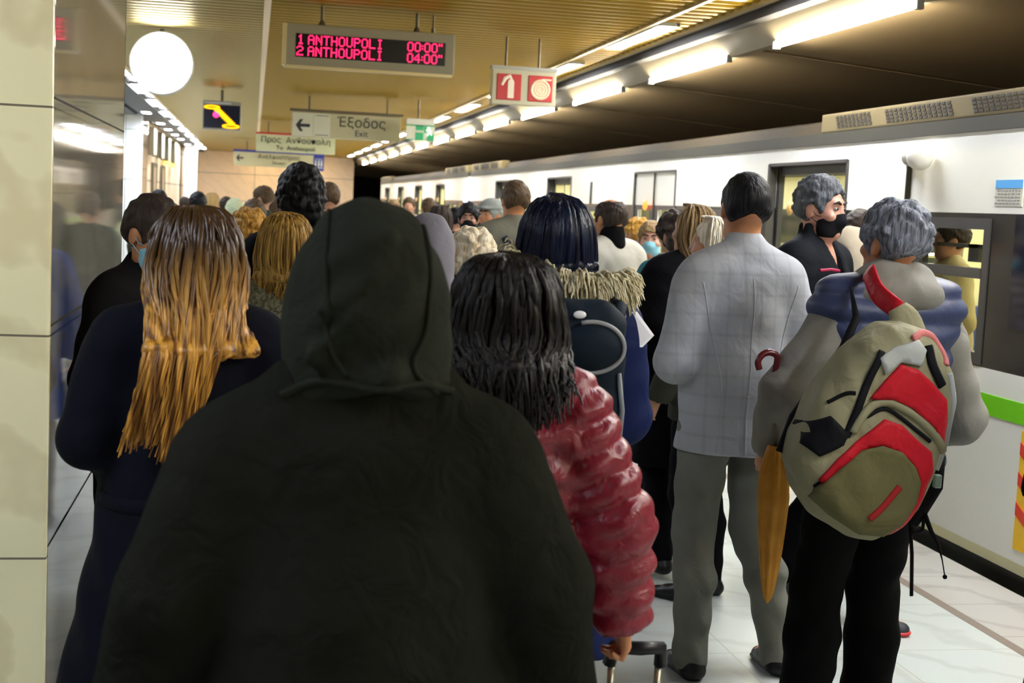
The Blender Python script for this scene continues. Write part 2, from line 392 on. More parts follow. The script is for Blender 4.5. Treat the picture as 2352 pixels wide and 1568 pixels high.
    def shoes(f, m=SHOE, sole=None, res=.007):
        for sd in 'LR':
            An = f.G[sd][1]; T = An+V3(0, .15, 0); T[2] = An[2]-.052; sg = 1 if sd == 'R' else -1
            g = Sdf(np.minimum(An, T)-(.08, .10, .12), np.maximum(An, T)+(.08, .10, .06), res)
            z0 = An[2]-.085
            g.cap(An+V3(0, -.005, -.02), An+V3(0, -.02, -.055), .043, .042, k=.02); g.cap(An+V3(0, -.025, -.05), An+V3(.008*sg, .145, -.062), .038, .038, k=.03, sc=(1, 1, .75))
            g.cap(An+V3(0, .0, -.03), An+V3(.005*sg, .09, -.05), .036, .032, k=.03)
            g.cut((0, 0, 1), An[2]+.0); g.cut((0, 0, -1), -(z0+.012))
            sh = f.add('shoe', g.mesh('shoe', f.xf), m)
            g = Sdf(np.minimum(An, T)-(.08, .10, .12), np.maximum(An, T)+(.08, .10, .06), res)
            g.cap(An+V3(0, -.025, -.065), An+V3(.008*sg, .148, -.068), .041, .042, k=.02, sc=(1, 1, .6)); g.cut((0, 0, 1), z0+.020); g.cut((0, 0, -1), -z0-.001)
            f.add('sole', g.mesh('sole', f.xf), sole or m, parent=sh)
    def hair_short(f, m, t=.012, nape=1.575, fold=.003, bald=False, curly=0, res=None, top=0., ff=3., front=.072, fz=.095, n=90):
        g = Sdf((-.16, -.20, 1.45), (.16, .16, 1.85), res or min(f.res, .007))
        g.ell((0, -.014, 1.664+top*.4), (.078+t, .098+t, .095+t+top), k=.01)
        g.cap((-.035, -.055, 1.60), (.035, -.055, 1.60), .044+t*.4, k=.03)
        if curly:
            rnd = random.Random(5)
            for i in range(n):
                a = rnd.uniform(0, 2*PI); b = rnd.uniform(-.3, 1.2)
                c = V3(math.cos(a)*math.cos(b)*(.078+t), -.014+math.sin(a)*math.cos(b)*(.098+t), 1.664+math.sin(b)*(.095+t+top)); g.ell(c, V3(1, 1, 1)*curly*rnd.uniform(.7, 1.2), k=.006)
        g.ell((0, .10, 1.60), (.085, front, fz), op='-', k=.012)
        for sg in (-1, 1): g.ell((.096*sg, .006, 1.612), (.034, .042, .052), op='-', k=.006)
        g.fold(fold, ff, 2.)
        g.cut((0, -.35, -.94), -(nape*.94+.0), k=.03)
        if nape >= 1.56:
            for sg in (-1, 1): g.cut((.894*sg, 0, -.447), -.6530, k=.012)
            g.cut((0, -.90, -.43), -.598, k=.02)
        if bald: g.ell((0, .01, 1.77), (.06, .09, .05), op='-', k=.02)
        return f.add('hair', g.mesh('hair', f.xh), m)
    def hair_flow(f, m, ends, n=260, seed=1, T=14, base=True, r0=.0045, spread=.09, mid=None, z0=1.775, vol=.012, wig=.004, phi=(-1.75, 1.75)):
        """locks from the crown over the back of the head down to the end points ends(u) with u in 0..1 from left to right"""
        rnd = random.Random(seed); paths = []; rad = []
        for i in range(n):
            u = rnd.random(); ph = phi[0]+(phi[1]-phi[0])*u; v = vol*rnd.random()
            sx, sy = math.sin(ph), -math.cos(ph); cr = V3(rnd.uniform(-.02, .02), .03+rnd.uniform(-.03, .03), z0-.010)
            p1 = V3(sx*(.046+v*.8), sy*(.058+v*.8)-.01, 1.745+rnd.uniform(-.006, .010)); p1b = V3(sx*(.072+v), sy*(.090+v)-.012, 1.705); p2 = V3(sx*(.083+v), sy*(.103+v)-.012, 1.66); p3 = V3(sx*(.084+v*1.4), sy*(.098+v)-.014, 1.58)
            e = V3(*ends(u))+V3(rnd.uniform(-1, 1)*.02, rnd.uniform(-1, 1)*.012, rnd.uniform(-1, 1)*.03)
            md = (p3+e)/2+V3(0, -.02, 0) if mid is None else V3(*mid(u))+V3(rnd.uniform(-1, 1)*.008, rnd.uniform(-1, 1)*.008, 0)
            P = spline([cr, p1, p1b, p2, p3, md, e], T); a = rnd.random()*6
            for j in range(T): P[j, 0] += wig*math.sin(a+j*.9)*j/T; P[j, 1] += wig*math.cos(a*2+j*.8)*j/T
            paths.append(P); rr = r0*rnd.uniform(.6, 1.5); rad.append([rr*(.7+.6*math.sin(PI*min(1, .15+j/T)))*(1 if j < T-2 else .4) for j in range(T)])
        me = strands_mesh('hair', paths, rad)
        o = f.add('hair', me, m)
        if me.vertices:
            co = np.zeros(len(me.vertices)*3, np.float32); me.vertices.foreach_get('co', co); me.vertices.foreach_set('co', f.xh(co.reshape(-1, 3)).astype(np.float32).ravel()); me.update()
        if base:
            g = Sdf((-.25, -.30, 1.0), (.25, .2, 1.85), .009)
            g.ell((0, -.016, 1.666), (.083, .103, .101), k=.01)
            for j in range(9):
                u = j/8; ph = (phi[0]+(phi[1]-phi[0])*u)*.85; sx, sy = math.sin(ph), -math.cos(ph); e = V3(*ends(u)); md = V3(*mid(u)) if mid else V3(sx*.07, sy*.09, (1.58+e[2])/2)
                g.cap((sx*.06, sy*.08-.01, 1.66), (sx*.064, sy*.082-.012, 1.585), .022, k=.03); g.cap((sx*.064, sy*.082-.012, 1.585), md, .018, .012, k=.025); g.cap(md, md+(e-md)*.80+V3(0, .022, 0), .012, .006, k=.02)
            g.ell((0, .10, 1.60), (.066, .075, .10), op='-', k=.02); g.fold(.003, 2.5, seed)
            bo = f.add('hair_underlayer', g.mesh('hair_underlayer', f.xh), m, parent=o)
        return o
    def mask(f, m, full=False):
        g = Sdf((-.12, -.03, 1.50), (.12, .15, 1.68), .0045)
        g.ell((0, .032, 1.600), (.066, .070, .090), k=.02); g.cap((-.030, .045, 1.553), (.030, .045, 1.553), .034, k=.02); g.cap((0, .086, 1.63), (0, .098, 1.600), .012, .020, k=.03)
        g.cut((0, -.45, 1), 1.632-.45*.10+.0); g.cut((0, -1, 0), -.018); g.cut((0, 0, -1), -1.532)
        for j in range(3): g.cap((-.07, .09, 1.565+.018*j), (.07, .09, 1.565+.018*j), .0015, op='-', k=.003) if full else None
        o = f.add('face_mask', g.mesh('face_mask', f.xh), m)
        for sg in (-1, 1):
            for z in (1.612, 1.565):
                bm = bmesh.new(); add_tube(bm, [tuple(p) for p in f.xh(np.array([(.058*sg, .045, z), (.075*sg, .022, (z+1.62)/2), (.083*sg, -.005, 1.645 if z > 1.6 else 1.61)]))], .0014, 5); obj('ear_loop', bm, m, o)
        return o
    def hood_up(f, m, r=(.105, .125, .135), c=(0, -.02, 1.655), res=None, front=True):
        g = Sdf((-.24, -.28, 1.36), (.24, .2, 1.9), res or f.res)
        g.ell(c, r, k=.03); g.cap((0, -.04, 1.56), (0, -.03, 1.46), r[0]*.92, r[0]*1.15, k=.06)
        if front: g.ell((0, .13, 1.63), (.075, .10, .10), op='-', k=.02)
        g.fold(.003, 1.6, 3.); g.cut((0, 0, -1), -1.43)
        return f.add('hood', g.mesh('hood', f.xh), m)
def drape(root_objs, pts, r, d=(0, 1, 0), n=40, flat=1., off=.0, start=-.6):
    """tube laid on the outside of meshes in figure-local metres, seen from -y; pts are (x, z)"""
    trees = []
    for o in root_objs:
        me = o.data; trees.append(BVHTree.FromPolygons([v.co for v in me.vertices], [p.vertices for p in me.polygons]))
    P = spline([(a, 0, b) for a, b in pts], n); out = []
    for p in P:
        best = None
        for t in trees:
            hit = t.ray_cast(Vector((p[0], start, p[2])), Vector(d))
            if hit[0] is not None and (best is None or hit[3] < best[3]): best = hit
        if best: out.append(best[0]+best[1]*off)
    bm = bmesh.new()
    if len(out) > 2:
        sm = [out[0]]+[(out[i-1]+out[i]*2+out[i+1])/4 for i in range(1, len(out)-1)]+[out[-1]]
        add_tube(bm, sm, r, 7, flat)
    return bm
# ------------------------------------------------------------------ the station
def each(name, boxes, m, parent, bev=0):
    out = []
    for b in boxes:
        bm = bmesh.new(); add_box(bm, *b)
        if bev: bevel(bm, bev, 1)
        out.append(obj(name, bm, m, parent))
    return out
PITCH = 2.97
M_floor = marble('floor_terrazzo', (.50, .54, .515), (.45, .48, .445), (.42, .41, .36), .6, .6, .26, 'XY', jw=.006)
M_edge = marble('edge_stone', (.42, .41, .38), (.33, .32, .30), (.20, .19, .17), .45, .45, .35, 'XY', (2.98, 0), jw=.006)
M_line = mat('brown_line', (.20, .16, .13), rough=.5)
M_slat = mat('ceiling_metal_yellow', (.235, .140, .007), rough=.42, metal=.35, spec=.15)
M_slat_l = mat('ceiling_metal_reflection_tint', (.25, .185, .055), rough=.30, metal=.5, spec=.3)  # same metal as the right half, clock reflection put into the paler colour
for q_, t_ in ((M_slat, (.9, .62, .10)), (M_slat_l, (.95, .8, .45))): q_.node_tree.nodes['Principled BSDF'].inputs['Specular Tint'].default_value = (*t_, 1)
M_trim = mat('ceiling_trim', (.62, .50, .24), rough=.35, metal=.3)
M_dark = mat('dark_void', (.02, .016, .012), rough=.8)
M_soff = mat('dark_soffit', (.05, .045, .045), rough=.6)
M_beam = mat('beam_plaster', (.24, .19, .11), rough=.55, bump=.1, bs=3)
M_hood = mat('track_hood_panel', (.24, .17, .085), rough=.5)
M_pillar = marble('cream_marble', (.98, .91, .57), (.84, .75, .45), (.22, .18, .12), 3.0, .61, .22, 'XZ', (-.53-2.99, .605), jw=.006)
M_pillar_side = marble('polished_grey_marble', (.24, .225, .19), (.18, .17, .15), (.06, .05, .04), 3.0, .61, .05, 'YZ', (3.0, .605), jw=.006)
M_pillar_w = marble('white_marble', (.85, .87, .84), (.78, .79, .76), (.30, .30, .28), .9, .9, .30, 'XZ', jw=.012)
M_wall = marble('peach_marble', (.80, .58, .36), (.74, .54, .34), (.30, .22, .16), 60., .87, .45, 'XZ', (0, .55), jw=.02)
M_wall_l = marble('peach_marble_side', (.70, .52, .34), (.60, .44, .28), (.22, .17, .12), 1.8, .9, .45, 'YZ', jw=.04)
E_lamp = emis('lamp_cool', (.80, .87, 1.0), LAMP_E); E_beam = emis('lamp_warm', (1.0, .93, .76), BEAM_E)
M_steel = mat('grey_painted_metal', (.30, .29, .24), rough=.4, metal=.2); M_rod = mat('rod_metal', (.12, .10, .06), rough=.5, metal=.5)

box_obj('floor', (-4, 2.95, -4, 47, -.2, 0), M_floor, kind='structure')
box_obj('trim_1', (2.95, 3.0, -4, 47, -.2, .001), M_line, kind='structure')
box_obj('trim_2', (3.0, 3.42, -4, 47, -.2, 0), M_edge, kind='structure')
box_obj('trim_3', (3.25, 8, -12, 70, -1.4, -1.25), M_dark, kind='structure')          # track bed

def slat(bm, x0, x1, y, w, sag):
    a = [(y+w/2-w/2*math.cos(q*PI/7), 3.0+sag-sag*math.sin(q*PI/7)) for q in range(8)]
    add_prism(bm, a+[(y+w, 3.04), (y, 3.04)], x1-x0, 'YZ', x0)
bm = bmesh.new(); k = 0; y = -3.
while y < 46.4:
    slat(bm, .085, 2.80, y, .140, .022); slat(bm, 2.83, 3.14, y, .140, .022); y += .165
obj('ceiling', bm, M_slat, kind='structure')
bm = bmesh.new(); y = -3.
while y < 46.4: slat(bm, -1.455, .035, y, .140, .022); y += .165
obj('ceiling', bm, M_slat_l, kind='structure')
box_obj('ceiling', (-4, 3.5, -4, 47, 3.08, 3.2), M_dark, kind='structure')
box_obj('trim_4', (.035, .085, -4, 46.5, 2.985, 3.03), mat('joint_strip', (.66, .50, .30), rough=.5), kind='structure')
bm = bmesh.new(); add_box(bm, 2.80, 2.83, -4, 46.5, 2.985, 3.03); add_box(bm, 3.14, 3.18, -4, 46.5, 2.985, 3.03); add_box(bm, -1.475, -1.455, -4, 46.5, 2.985, 3.03)
obj('trim_5', bm, M_trim, kind='structure')
bm = bmesh.new(); add_box(bm, -2.02, -1.63, -4, 46.5, 2.96, 3.03); add_box(bm, -4, -2.1, -4, 27.4, 2.96, 3.03)
obj('trim_6', bm, M_soff, kind='structure')
bm = bmesh.new(); add_prism(bm, [(3.18, 3.0), (3.28, 2.93), (3.40, 2.79), (3.47, 2.79), (3.47, 3.15), (3.18, 3.15)], 51, 'XZ', -4)
obj('trim_7', bm, M_beam, kind='structure')
bm = bmesh.new(); y = 9.36-PITCH*5
while y < 60:
    add_prism(bm, [(3.47, 2.80), (5.45, 2.645), (7.3, 2.50), (7.3, 2.6), (5.45, 2.745), (3.47, 2.90)], PITCH-.09, 'XZ', y+.09); y += PITCH
obj('trim_8', bm, M_hood, kind='structure')
box_obj('trim_9', (3.2, 7.4, -8, 70, 2.92, 3.0), M_dark, kind='structure')
box_obj('wall_right', (7.3, 7.5, -12, 70, -1.4, 3.2), mat('tunnel_wall', (.08, .065, .05), rough=.8), kind='structure')
box_obj('wall_tunnel', (3.25, 7.5, 69, 70, -1.4, 3.2), M_dark, kind='structure')
box_obj('wall_end', (-4, 3.24, 46.5, 47, 0, 3.2), M_wall, kind='structure')
box_obj('wall_left', (-2.3, -2.1, 27.4, 46.5, 0, 3.1), M_wall_l, kind='structure')
box_obj('wall_side', (-4.2, -4, -4, 47, 0, 3.2), mat('side_wall', (.45, .38, .28), rough=.5), kind='structure')

# escalator doors in the left wall
for i, y in enumerate((30.2, 33.0)):
    t = thing('service_door', ('bronze framed service door in the left wall nearer to the white pillar', 'bronze framed service door in the left wall further along the platform')[i], 'door', (-2.09, y, 0))
    bm = bmesh.new()
    for a in (-.55, .5): add_box(bm, 0, .05, a, a+.05, 0, 2.15)
    add_box(bm, 0, .05, -.55, .55, 2.15, 2.2); obj('door_frame', bm, M_rod, t)
    box_obj('door_leaf', (0, .03, -.5, .5, 0, 2.15), mat('bronze_leaf', (.45, .30, .16), rough=.4), t)
    box_obj('handle', (.03, .06, .35, .38, .95, 1.2), M_steel, t)

def pillar(label, x0, x1, y0, y1, front, side):
    t = thing('marble_pillar', label, 'pillar', ((x0+x1)/2, y0, 0))
    cx = (x0+x1)/2; w = (x1-x0)/2
    box_obj('core', (-w+.02, w-.02, .02, y1-y0-.02, 0, 3.0), M_dark, t)
    def face(name, b, m, bev=.004):
        bm = bmesh.new(); add_box(bm, b[0]-cx, b[1]-cx, b[2]-y0, b[3]-y0, 0, 2.995); bevel(bm, bev); obj(name, bm, m, t)
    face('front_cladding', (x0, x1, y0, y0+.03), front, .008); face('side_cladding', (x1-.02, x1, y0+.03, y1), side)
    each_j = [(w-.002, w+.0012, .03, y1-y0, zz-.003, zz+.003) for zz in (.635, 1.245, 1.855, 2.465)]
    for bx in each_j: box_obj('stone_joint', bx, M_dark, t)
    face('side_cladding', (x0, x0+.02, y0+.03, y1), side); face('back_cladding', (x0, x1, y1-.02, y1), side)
    return t
pillar('cream marble pillar filling the left edge with a polished grey side', -2.2, -.53, 3.87, 5.93, M_pillar, M_pillar_side)
pillar('bright white pillar under the row of ceiling lights on the left', -2.60, -2.0, 26.0, 27.3, M_pillar_w, M_pillar_side)
pillar('slim white pillar far down the left side close to the end wall', -1.98, -1.62, 41.0, 42.0, M_pillar_w, M_pillar_side)

def lamp(name, label, x, y, w, l, group, m, z=2.985):
    t = thing(name, label, 'ceiling light', (x, y, z), 0, group)
    bm = bmesh.new()
    for sx in (-1, 1): add_box(bm, sx*w/2-.012, sx*w/2+.012, -l/2-.012, l/2+.012, -.004, .03)
    for sy in (-1, 1): add_box(bm, -w/2, w/2, sy*l/2-.012, sy*l/2+.012, -.004, .03)
    obj('frame', bm, M_steel, t)
    bm = bmesh.new(); add_box(bm, -w/2, w/2, -l/2, l/2, 0, .012); obj('diffuser', bm, m, t)
    return t
ORD = ['first', 'second', 'third', 'fourth', 'fifth', 'sixth', 'seventh', 'eighth', 'ninth', 'tenth', 'eleventh', 'twelfth', 'thirteenth', 'fourteenth', 'fifteenth', 'sixteenth', 'seventeenth']
for k in range(-3, 12):
    y = 10.67+PITCH*k; o_ = ORD[11-k]
    lamp('ceiling_light', o_+' white light panel from the far wall in the ceiling row nearest the train', 2.925, y, .15, 1.62, 'light panels in the right ceiling row', E_lamp)
    if k != -2: lamp('ceiling_light', o_+' white light panel from the far wall in the left ceiling row', -1.55, y, .15, 1.62, 'light panels in the left ceiling row', E_lamp)
for k, y in enumerate((24.9, 28.6, 31.2, 33.8, 36.4, 40.2)):
    lamp('wall_washer', ORD[5-k]+' small downlight from the far wall in the row close to the left wall', -1.86, y, .16, .55, 'downlights washing the left wall', E_lamp, 2.955)
E_warm = emis('lamp_peach', (1., .78, .45), 14.)
for x, s_ in ((.25, 'left'), (1.75, 'right')): lamp('wall_washer', 'warm downlight at the far end wall behind the hanging signs on the '+s_, x, 45.6, .2, .7, None, E_warm)
for k in range(-5, 12):
    y = 10.86+PITCH*k
    t = thing('tube_light', ORD[11-k]+' warm tube light from the far end along the beam above the train', 'tube light', (3.392, y, 2.774), 0, 'tube lights along the beam')
    bm = bmesh.new(); add_cyl(bm, (0, -1.0, 0), (0, 1.0, 0), .016, n=10); obj('tube', bm, E_beam, t, smooth=True)
    for a in (-1.03, .99): box_obj('lamp_holder', (-.02, .02, a, a+.04, -.022, .03), M_steel, t)

# ------------------------------------------------------------------ hanging signs
M_case = mat('sign_case', (.26, .235, .15), rough=.45); M_blk = mat('display_black', (.004, .003, .003), rough=.25)
E_red = emis('led_red', (1.0, .01, .08), 1.6)
FONT = {'1': '00100 01100 00100 00100 00100 00100 01110', '2': '01110 10001 00001 00110 01000 10000 11111', 'A': '01110 10001 10001 11111 10001 10001 10001',
 'N': '10001 11001 10101 10101 10011 10001 10001', 'T': '11111 00100 00100 00100 00100 00100 00100', 'H': '10001 10001 10001 11111 10001 10001 10001',
 'O': '01110 10001 10001 10001 10001 10001 01110', 'U': '10001 10001 10001 10001 10001 10001 01110', 'P': '11110 10001 10001 11110 10000 10000 10000',
 'L': '10000 10000 10000 10000 10000 10000 11111', 'I': '01110 00100 00100 00100 00100 00100 01110', '0': '01110 10001 10001 10001 10001 10001 01110',
 '4': '00010 00110 01010 10010 11111 00010 00010', ':': '0 0 1 0 1 0 0', '"': '101 101 000 000 000 000 000', ' ': '00 00 00 00 00 00 00'}
def led_text(s, x, z, p, m, parent, name, sx=1.):
    bm = bmesh.new(); cx = x
    for ch in s:
        rows = FONT[ch].split()
        for r, row in enumerate(rows):
            for c, b in enumerate(row):
                if b == '1': add_box(bm, cx+c*p*sx-p*.44*sx, cx+c*p*sx+p*.44*sx, -.011, -.006, z-r*p-p*.44, z-r*p+p*.44)
        cx += (len(rows[0])+1)*p*sx
    return obj(name, bm, m, parent)
LX, LY, LZ = .80, 10.2, 2.70
t = thing('departure_board', 'long hanging LED board with red arrival lines for the trains', 'display board', (LX, LY, LZ))
bm = bmesh.new(); add_box(bm, -.615, .615, 0, .16, -.145, .16); bevel(bm, .012); obj('case', bm, M_case, t)
bm = bmesh.new(); add_box(bm, -.60, .60, -.012, 0, -.155, -.135); add_box(bm, -.63, -.60, -.012, .01, -.14, .155); obj('case_rim', bm, M_trim, t)
box_obj('display', (-.535, .545, -.006, .002, -.075, .09), M_blk, t)
p = .0098
led_text('1', -.52, .078, p, E_red, t, 'red_lettering'); led_text('2', -.525, -.002, p, E_red, t, 'red_lettering')
led_text('ANTHOUPOLI', -.445, .078, p, E_red, t, 'red_lettering', .93); led_text('ANTHOUPOLI', -.445, -.002, p, E_red, t, 'red_lettering', .93)
led_text('00:00"', .27, .078, p, E_red, t, 'red_lettering', .9); led_text('04:00"', .27, -.002, p, E_red, t, 'red_lettering', .9)
bm = bmesh.new()
for a in (-.35, .34): add_cyl(bm, (a, .08, .15), (a, .08, .30), .012); add_cyl(bm, (a, .08, .155), (a, .08, .20), .035, .014)
add_cyl(bm, (.46, .08, .15), (.46, .08, .30), .007); add_cyl(bm, (.46, .08, .15), (.46, .08, .2), .014); obj('hanger', bm, M_rod, t)

t = thing('round_clock', 'round glowing white platform clock hanging from the ceiling', 'clock', (-.80, 12.25, 2.70))
bm = bmesh.new(); add_cyl(bm, (0, 0, 0), (0, .14, 0), .265, n=48); bevel(bm, .01, 2); obj('case', bm, M_steel, t, smooth=False)
bm = bmesh.new(); add_cyl(bm, (0, -.012, 0), (0, .0, 0), .252, n=48); obj('glowing_dial', bm, emis('dial_light', (.90, .93, 1.0), 6.0), t)
bm = bmesh.new(); add_prism(bm, [(-.10, .022), (.01, .004), (.03, -.008), (0, -.008)], .003, 'XZ', -.018); obj('clock_hand', bm, mat('hand_grey', (.5, .5, .55)), t)
bm = bmesh.new(); add_cyl(bm, (0, .07, .25), (0, .07, .29), .02); obj('hanger', bm, M_rod, t)

E_amber = emis('led_amber', (1.0, .38, .0), 1.2)
t = thing('information_screen', 'small dark screen with amber line diagram and a pink dot', 'screen', (-.445, 18.9, 2.65))
bm = bmesh.new(); add_box(bm, -.25, .25, 0, .12, -.19, .19); bevel(bm, .01); obj('case', bm, M_steel, t)
box_obj('screen_panel', (-.235, .235, -.005, .002, -.165, .14), mat('navy_screen', (.006, .008, .025), rough=.2), t)
box_obj('top_pale_strip', (-.235, .12, -.006, .002, .15, .175), mat('screen_pale_grey', (.5, .55, .6), rough=.3), t)  # pale strip along the top of the screen
bm = bmesh.new()
def ring(cx, cz, rx, rz, w):
    P = [(cx+rx*math.cos(a*PI/12), -.010, cz+rz*math.sin(a*PI/12)) for a in range(25)]; add_tube(bm, P, w, 6)
ring(-.13, .105, .095, .018, .010); ring(.12, -.135, .105, .020, .010)
for k in range(9): add_box(bm, -.12+k*.024, -.02+k*.024, -.012, -.004, .075-k*.022, .093-k*.022)
obj('amber_diagram', bm, E_amber, t)
bm = bmesh.new(); add_cyl(bm, (-.075, -.012, .01), (-.075, -.004, .01), .042, n=20); obj('pink_dot', bm, emis('led_pink', (1., .03, .2), 1.2), t)
bm = bmesh.new(); add_cyl(bm, (0, .06, .18), (0, .06, .34), .02); obj('hanger', bm, M_rod, t)

M_sign = mat('sign_cream', (.42, .39, .235), rough=.5); M_signw = mat('sign_white', (.52, .52, .40), rough=.5); M_ink = mat('sign_ink', (.015, .015, .02), rough=.6)
def arrow(parent, x, z, s, m=None):
    bm = bmesh.new()
    add_prism(bm, [(x+s, z+.22*s), (x+s, z-.22*s), (x-.35*s, z-.22*s), (x+.05*s, z-.85*s), (x-.40*s, z-.85*s), (x-s, z), (x-.40*s, z+.85*s), (x+.05*s, z+.85*s), (x-.35*s, z+.22*s)], .004, 'XZ', -.010)
    return obj('arrow', bm, m or M_ink, parent)
t = thing('exit_sign', 'long cream hanging sign with left arrow and Greek word for exit', 'sign', (1.205, 19.0, 2.60))
bm = bmesh.new(); add_box(bm, -.73, .73, 0, .10, -.165, .165); bevel(bm, .006); obj('panel', bm, M_sign, t)
box_obj('arrow_field', (-.72, -.45, -.004, .002, -.155, .155), M_signw, t); box_obj('platform_field', (-.44, -.22, -.004, .002, -.155, .155), M_signw, t)
arrow(t, -.585, -.01, .095)
bm = bmesh.new(); add_box(bm, -.42, -.24, -.008, -.003, .125, .133); add_box(bm, -.42, -.24, -.008, -.003, -.133, -.125); obj('ruled_lines', bm, M_ink, t)
text_obj('lettering', 'Έξοδος', .185, M_ink, t, (.20, -.006, .055)); text_obj('lettering', 'Exit', .115, M_ink, t, (.20, -.006, -.085))
bm = bmesh.new(); add_box(bm, -.76, .76, -.01, .11, .175, .21)
for a in (-.5, .55): add_cyl(bm, (a, .05, .17), (a, .05, .385), .014)
obj('hanger', bm, M_rod, t)
t = thing('direction_sign', 'hanging sign with a red top line naming the line terminus', 'sign', (.735, 26.1, 2.60))
bm = bmesh.new(); add_box(bm, -.72, .72, 0, .10, -.160, .16); bevel(bm, .006); obj('panel', bm, mat('sign_green_cream', (.52, .53, .32), rough=.5), t)
box_obj('red_line', (-.73, .73, -.008, .10, .155, .19), mat('sign_red', (.50, .02, .02), rough=.5), t)
text_obj('lettering', 'Προς  Ανθούπολη', .150, M_ink, t, (0, -.006, .055)); text_obj('lettering', 'To  Anthoupoli', .115, M_ink, t, (0, -.006, -.085))
bm = bmesh.new()
for a in (-.5, .5): add_cyl(bm, (a, .05, .18), (a, .05, .385), .014)
obj('hanger', bm, M_rod, t)
t = thing('lift_sign', 'furthest hanging sign with a dark blue top line and blue lift symbol', 'sign', (.60, 35.6, 2.555))
bm = bmesh.new(); add_box(bm, -1.12, 1.12, 0, .10, -.20, .17); bevel(bm, .006); obj('panel', bm, M_sign, t)
M_blue = mat('sign_blue', (.01, .02, .22), rough=.5)
box_obj('blue_line', (-1.13, 1.13, -.008, .1, .145, .20), M_blue, t)
box_obj('blue_symbol', (.86, 1.12, -.012, .002, -.24, .17), M_blue, t)
bm = bmesh.new()
for a in (.91, .99, 1.06): add_cyl(bm, (a, -.014, .0), (a, -.012, .0), .022, n=10); add_box(bm, a-.02, a+.02, -.016, -.012, -.12, -.03)
add_box(bm, .89, 1.09, -.016, -.012, -.17, -.15); add_box(bm, .89, 1.09, -.016, -.012, .05, .06); obj('white_figures', bm, M_signw, t)
arrow(t, -.97, -.01, .09)
text_obj('lettering', 'Ανελκυστήρας', .15, M_ink, t, (.0, -.006, .045)); text_obj('lettering', 'Elevator', .10, M_ink, t, (0, -.006, -.10))
bm = bmesh.new()
for a in (-.8, .8): add_cyl(bm, (a, .05, .18), (a, .05, .43), .014)
obj('hanger', bm, M_rod, t)
M_green = mat('sign_green', (.0, .30, .10), rough=.5)
t = thing('emergency_exit_sign', 'small green running figure exit sign hanging near the right lights', 'sign', (2.14, 18.4, 2.58))
bm = bmesh.new(); add_box(bm, -.19, .19, 0, .12, .07, .15); bevel(bm, .01); obj('lamp_case', bm, mat('case_pale', (.5, .5, .42), rough=.5), t)
box_obj('panel', (-.19, .19, .02, .05, -.13, .07), M_signw, t)
bm = bmesh.new(); add_box(bm, -.06, .04, .012, .02, .0, .065); add_box(bm, -.06, .04, .012, .02, -.12, -.03); add_box(bm, .09, .18, .012, .02, -.12, -.04); add_box(bm, -.19, .19, .012, .02, .055, .068); add_box(bm, -.19, .19, .012, .02, -.13, -.12); add_box(bm, .05, .08, .012, .02, -.03, .05)
obj('green_field', bm, M_green, t)
bm = bmesh.new(); add_ball(bm, (.11, .012, .035), .016, (1, .3, 1), 8); add_tube(bm, [(.10, .012, .015), (.12, .012, -.03), (.085, .012, -.07)], .010, 5); add_tube(bm, [(.12, .012, -.03), (.155, .012, -.06)], .009, 5); add_tube(bm, [(.07, .012, .0), (.11, .012, .01), (.15, .012, -.01)], .007, 5)
obj('running_figure', bm, emis('figure_glow', (.6, 1, .7), .8), t)
bm = bmesh.new(); add_cyl(bm, (-.03, .05, .15), (-.03, .05, .40), .014); obj('hanger', bm, M_rod, t)
t = thing('fire_equipment_sign', 'hanging sign with two red squares for extinguisher and hose reel', 'sign', (2.115, 11.1, 2.595))
bm = bmesh.new(); add_box(bm, -.262, .262, 0, .09, -.15, .145); bevel(bm, .008); obj('panel', bm, mat('sign_beige', (.42, .385, .25), rough=.5), t)
box_obj('top_rail', (-.27, .27, -.008, .10, .125, .155), M_steel, t)
M_red = mat('sign_red_bright', (.42, .014, .010), rough=.45)
for cx in (-.125, .132):
    bm = bmesh.new(); add_box(bm, cx-.10, cx+.10, -.006, 0, -.115, .092); bevel(bm, .004, 1); obj('red_square', bm, M_red, t)
bm = bmesh.new()
add_prism(bm, [(-.135, -.10), (-.085, -.10), (-.085, .03), (-.095, .05), (-.125, .05), (-.135, .03)], .003, 'XZ', -.010)
add_tube(bm, [(-.11, -.009, .05), (-.12, -.009, .075), (-.16, -.009, .055), (-.185, -.009, .0)], [.012, .014, .016, .010], 6, .3)
obj('extinguisher_symbol', bm, mat('symbol_cream', (.70, .60, .45), rough=.5), t)
bm = bmesh.new()
for r, wd in ((.072, .010), (.048, .007), (.026, .006)):
    add_tube(bm, [(.132+r*math.cos(a*PI/16), -.009, -.02+r*math.sin(a*PI/16)) for a in range(33)], wd, 6, .4)
add_cyl(bm, (.132, -.008, -.02), (.132, -.006, -.02), .065, n=24); add_box(bm, .14, .22, -.012, -.006, .055, .068)
obj('hose_symbol', bm, mat('symbol_peach', (.72, .48, .30), rough=.5), t)
bm = bmesh.new()
for a in (-.15, .12): add_cyl(bm, (a, .04, .14), (a, .04, .39), .010)
obj('hanger', bm, M_rod, t)

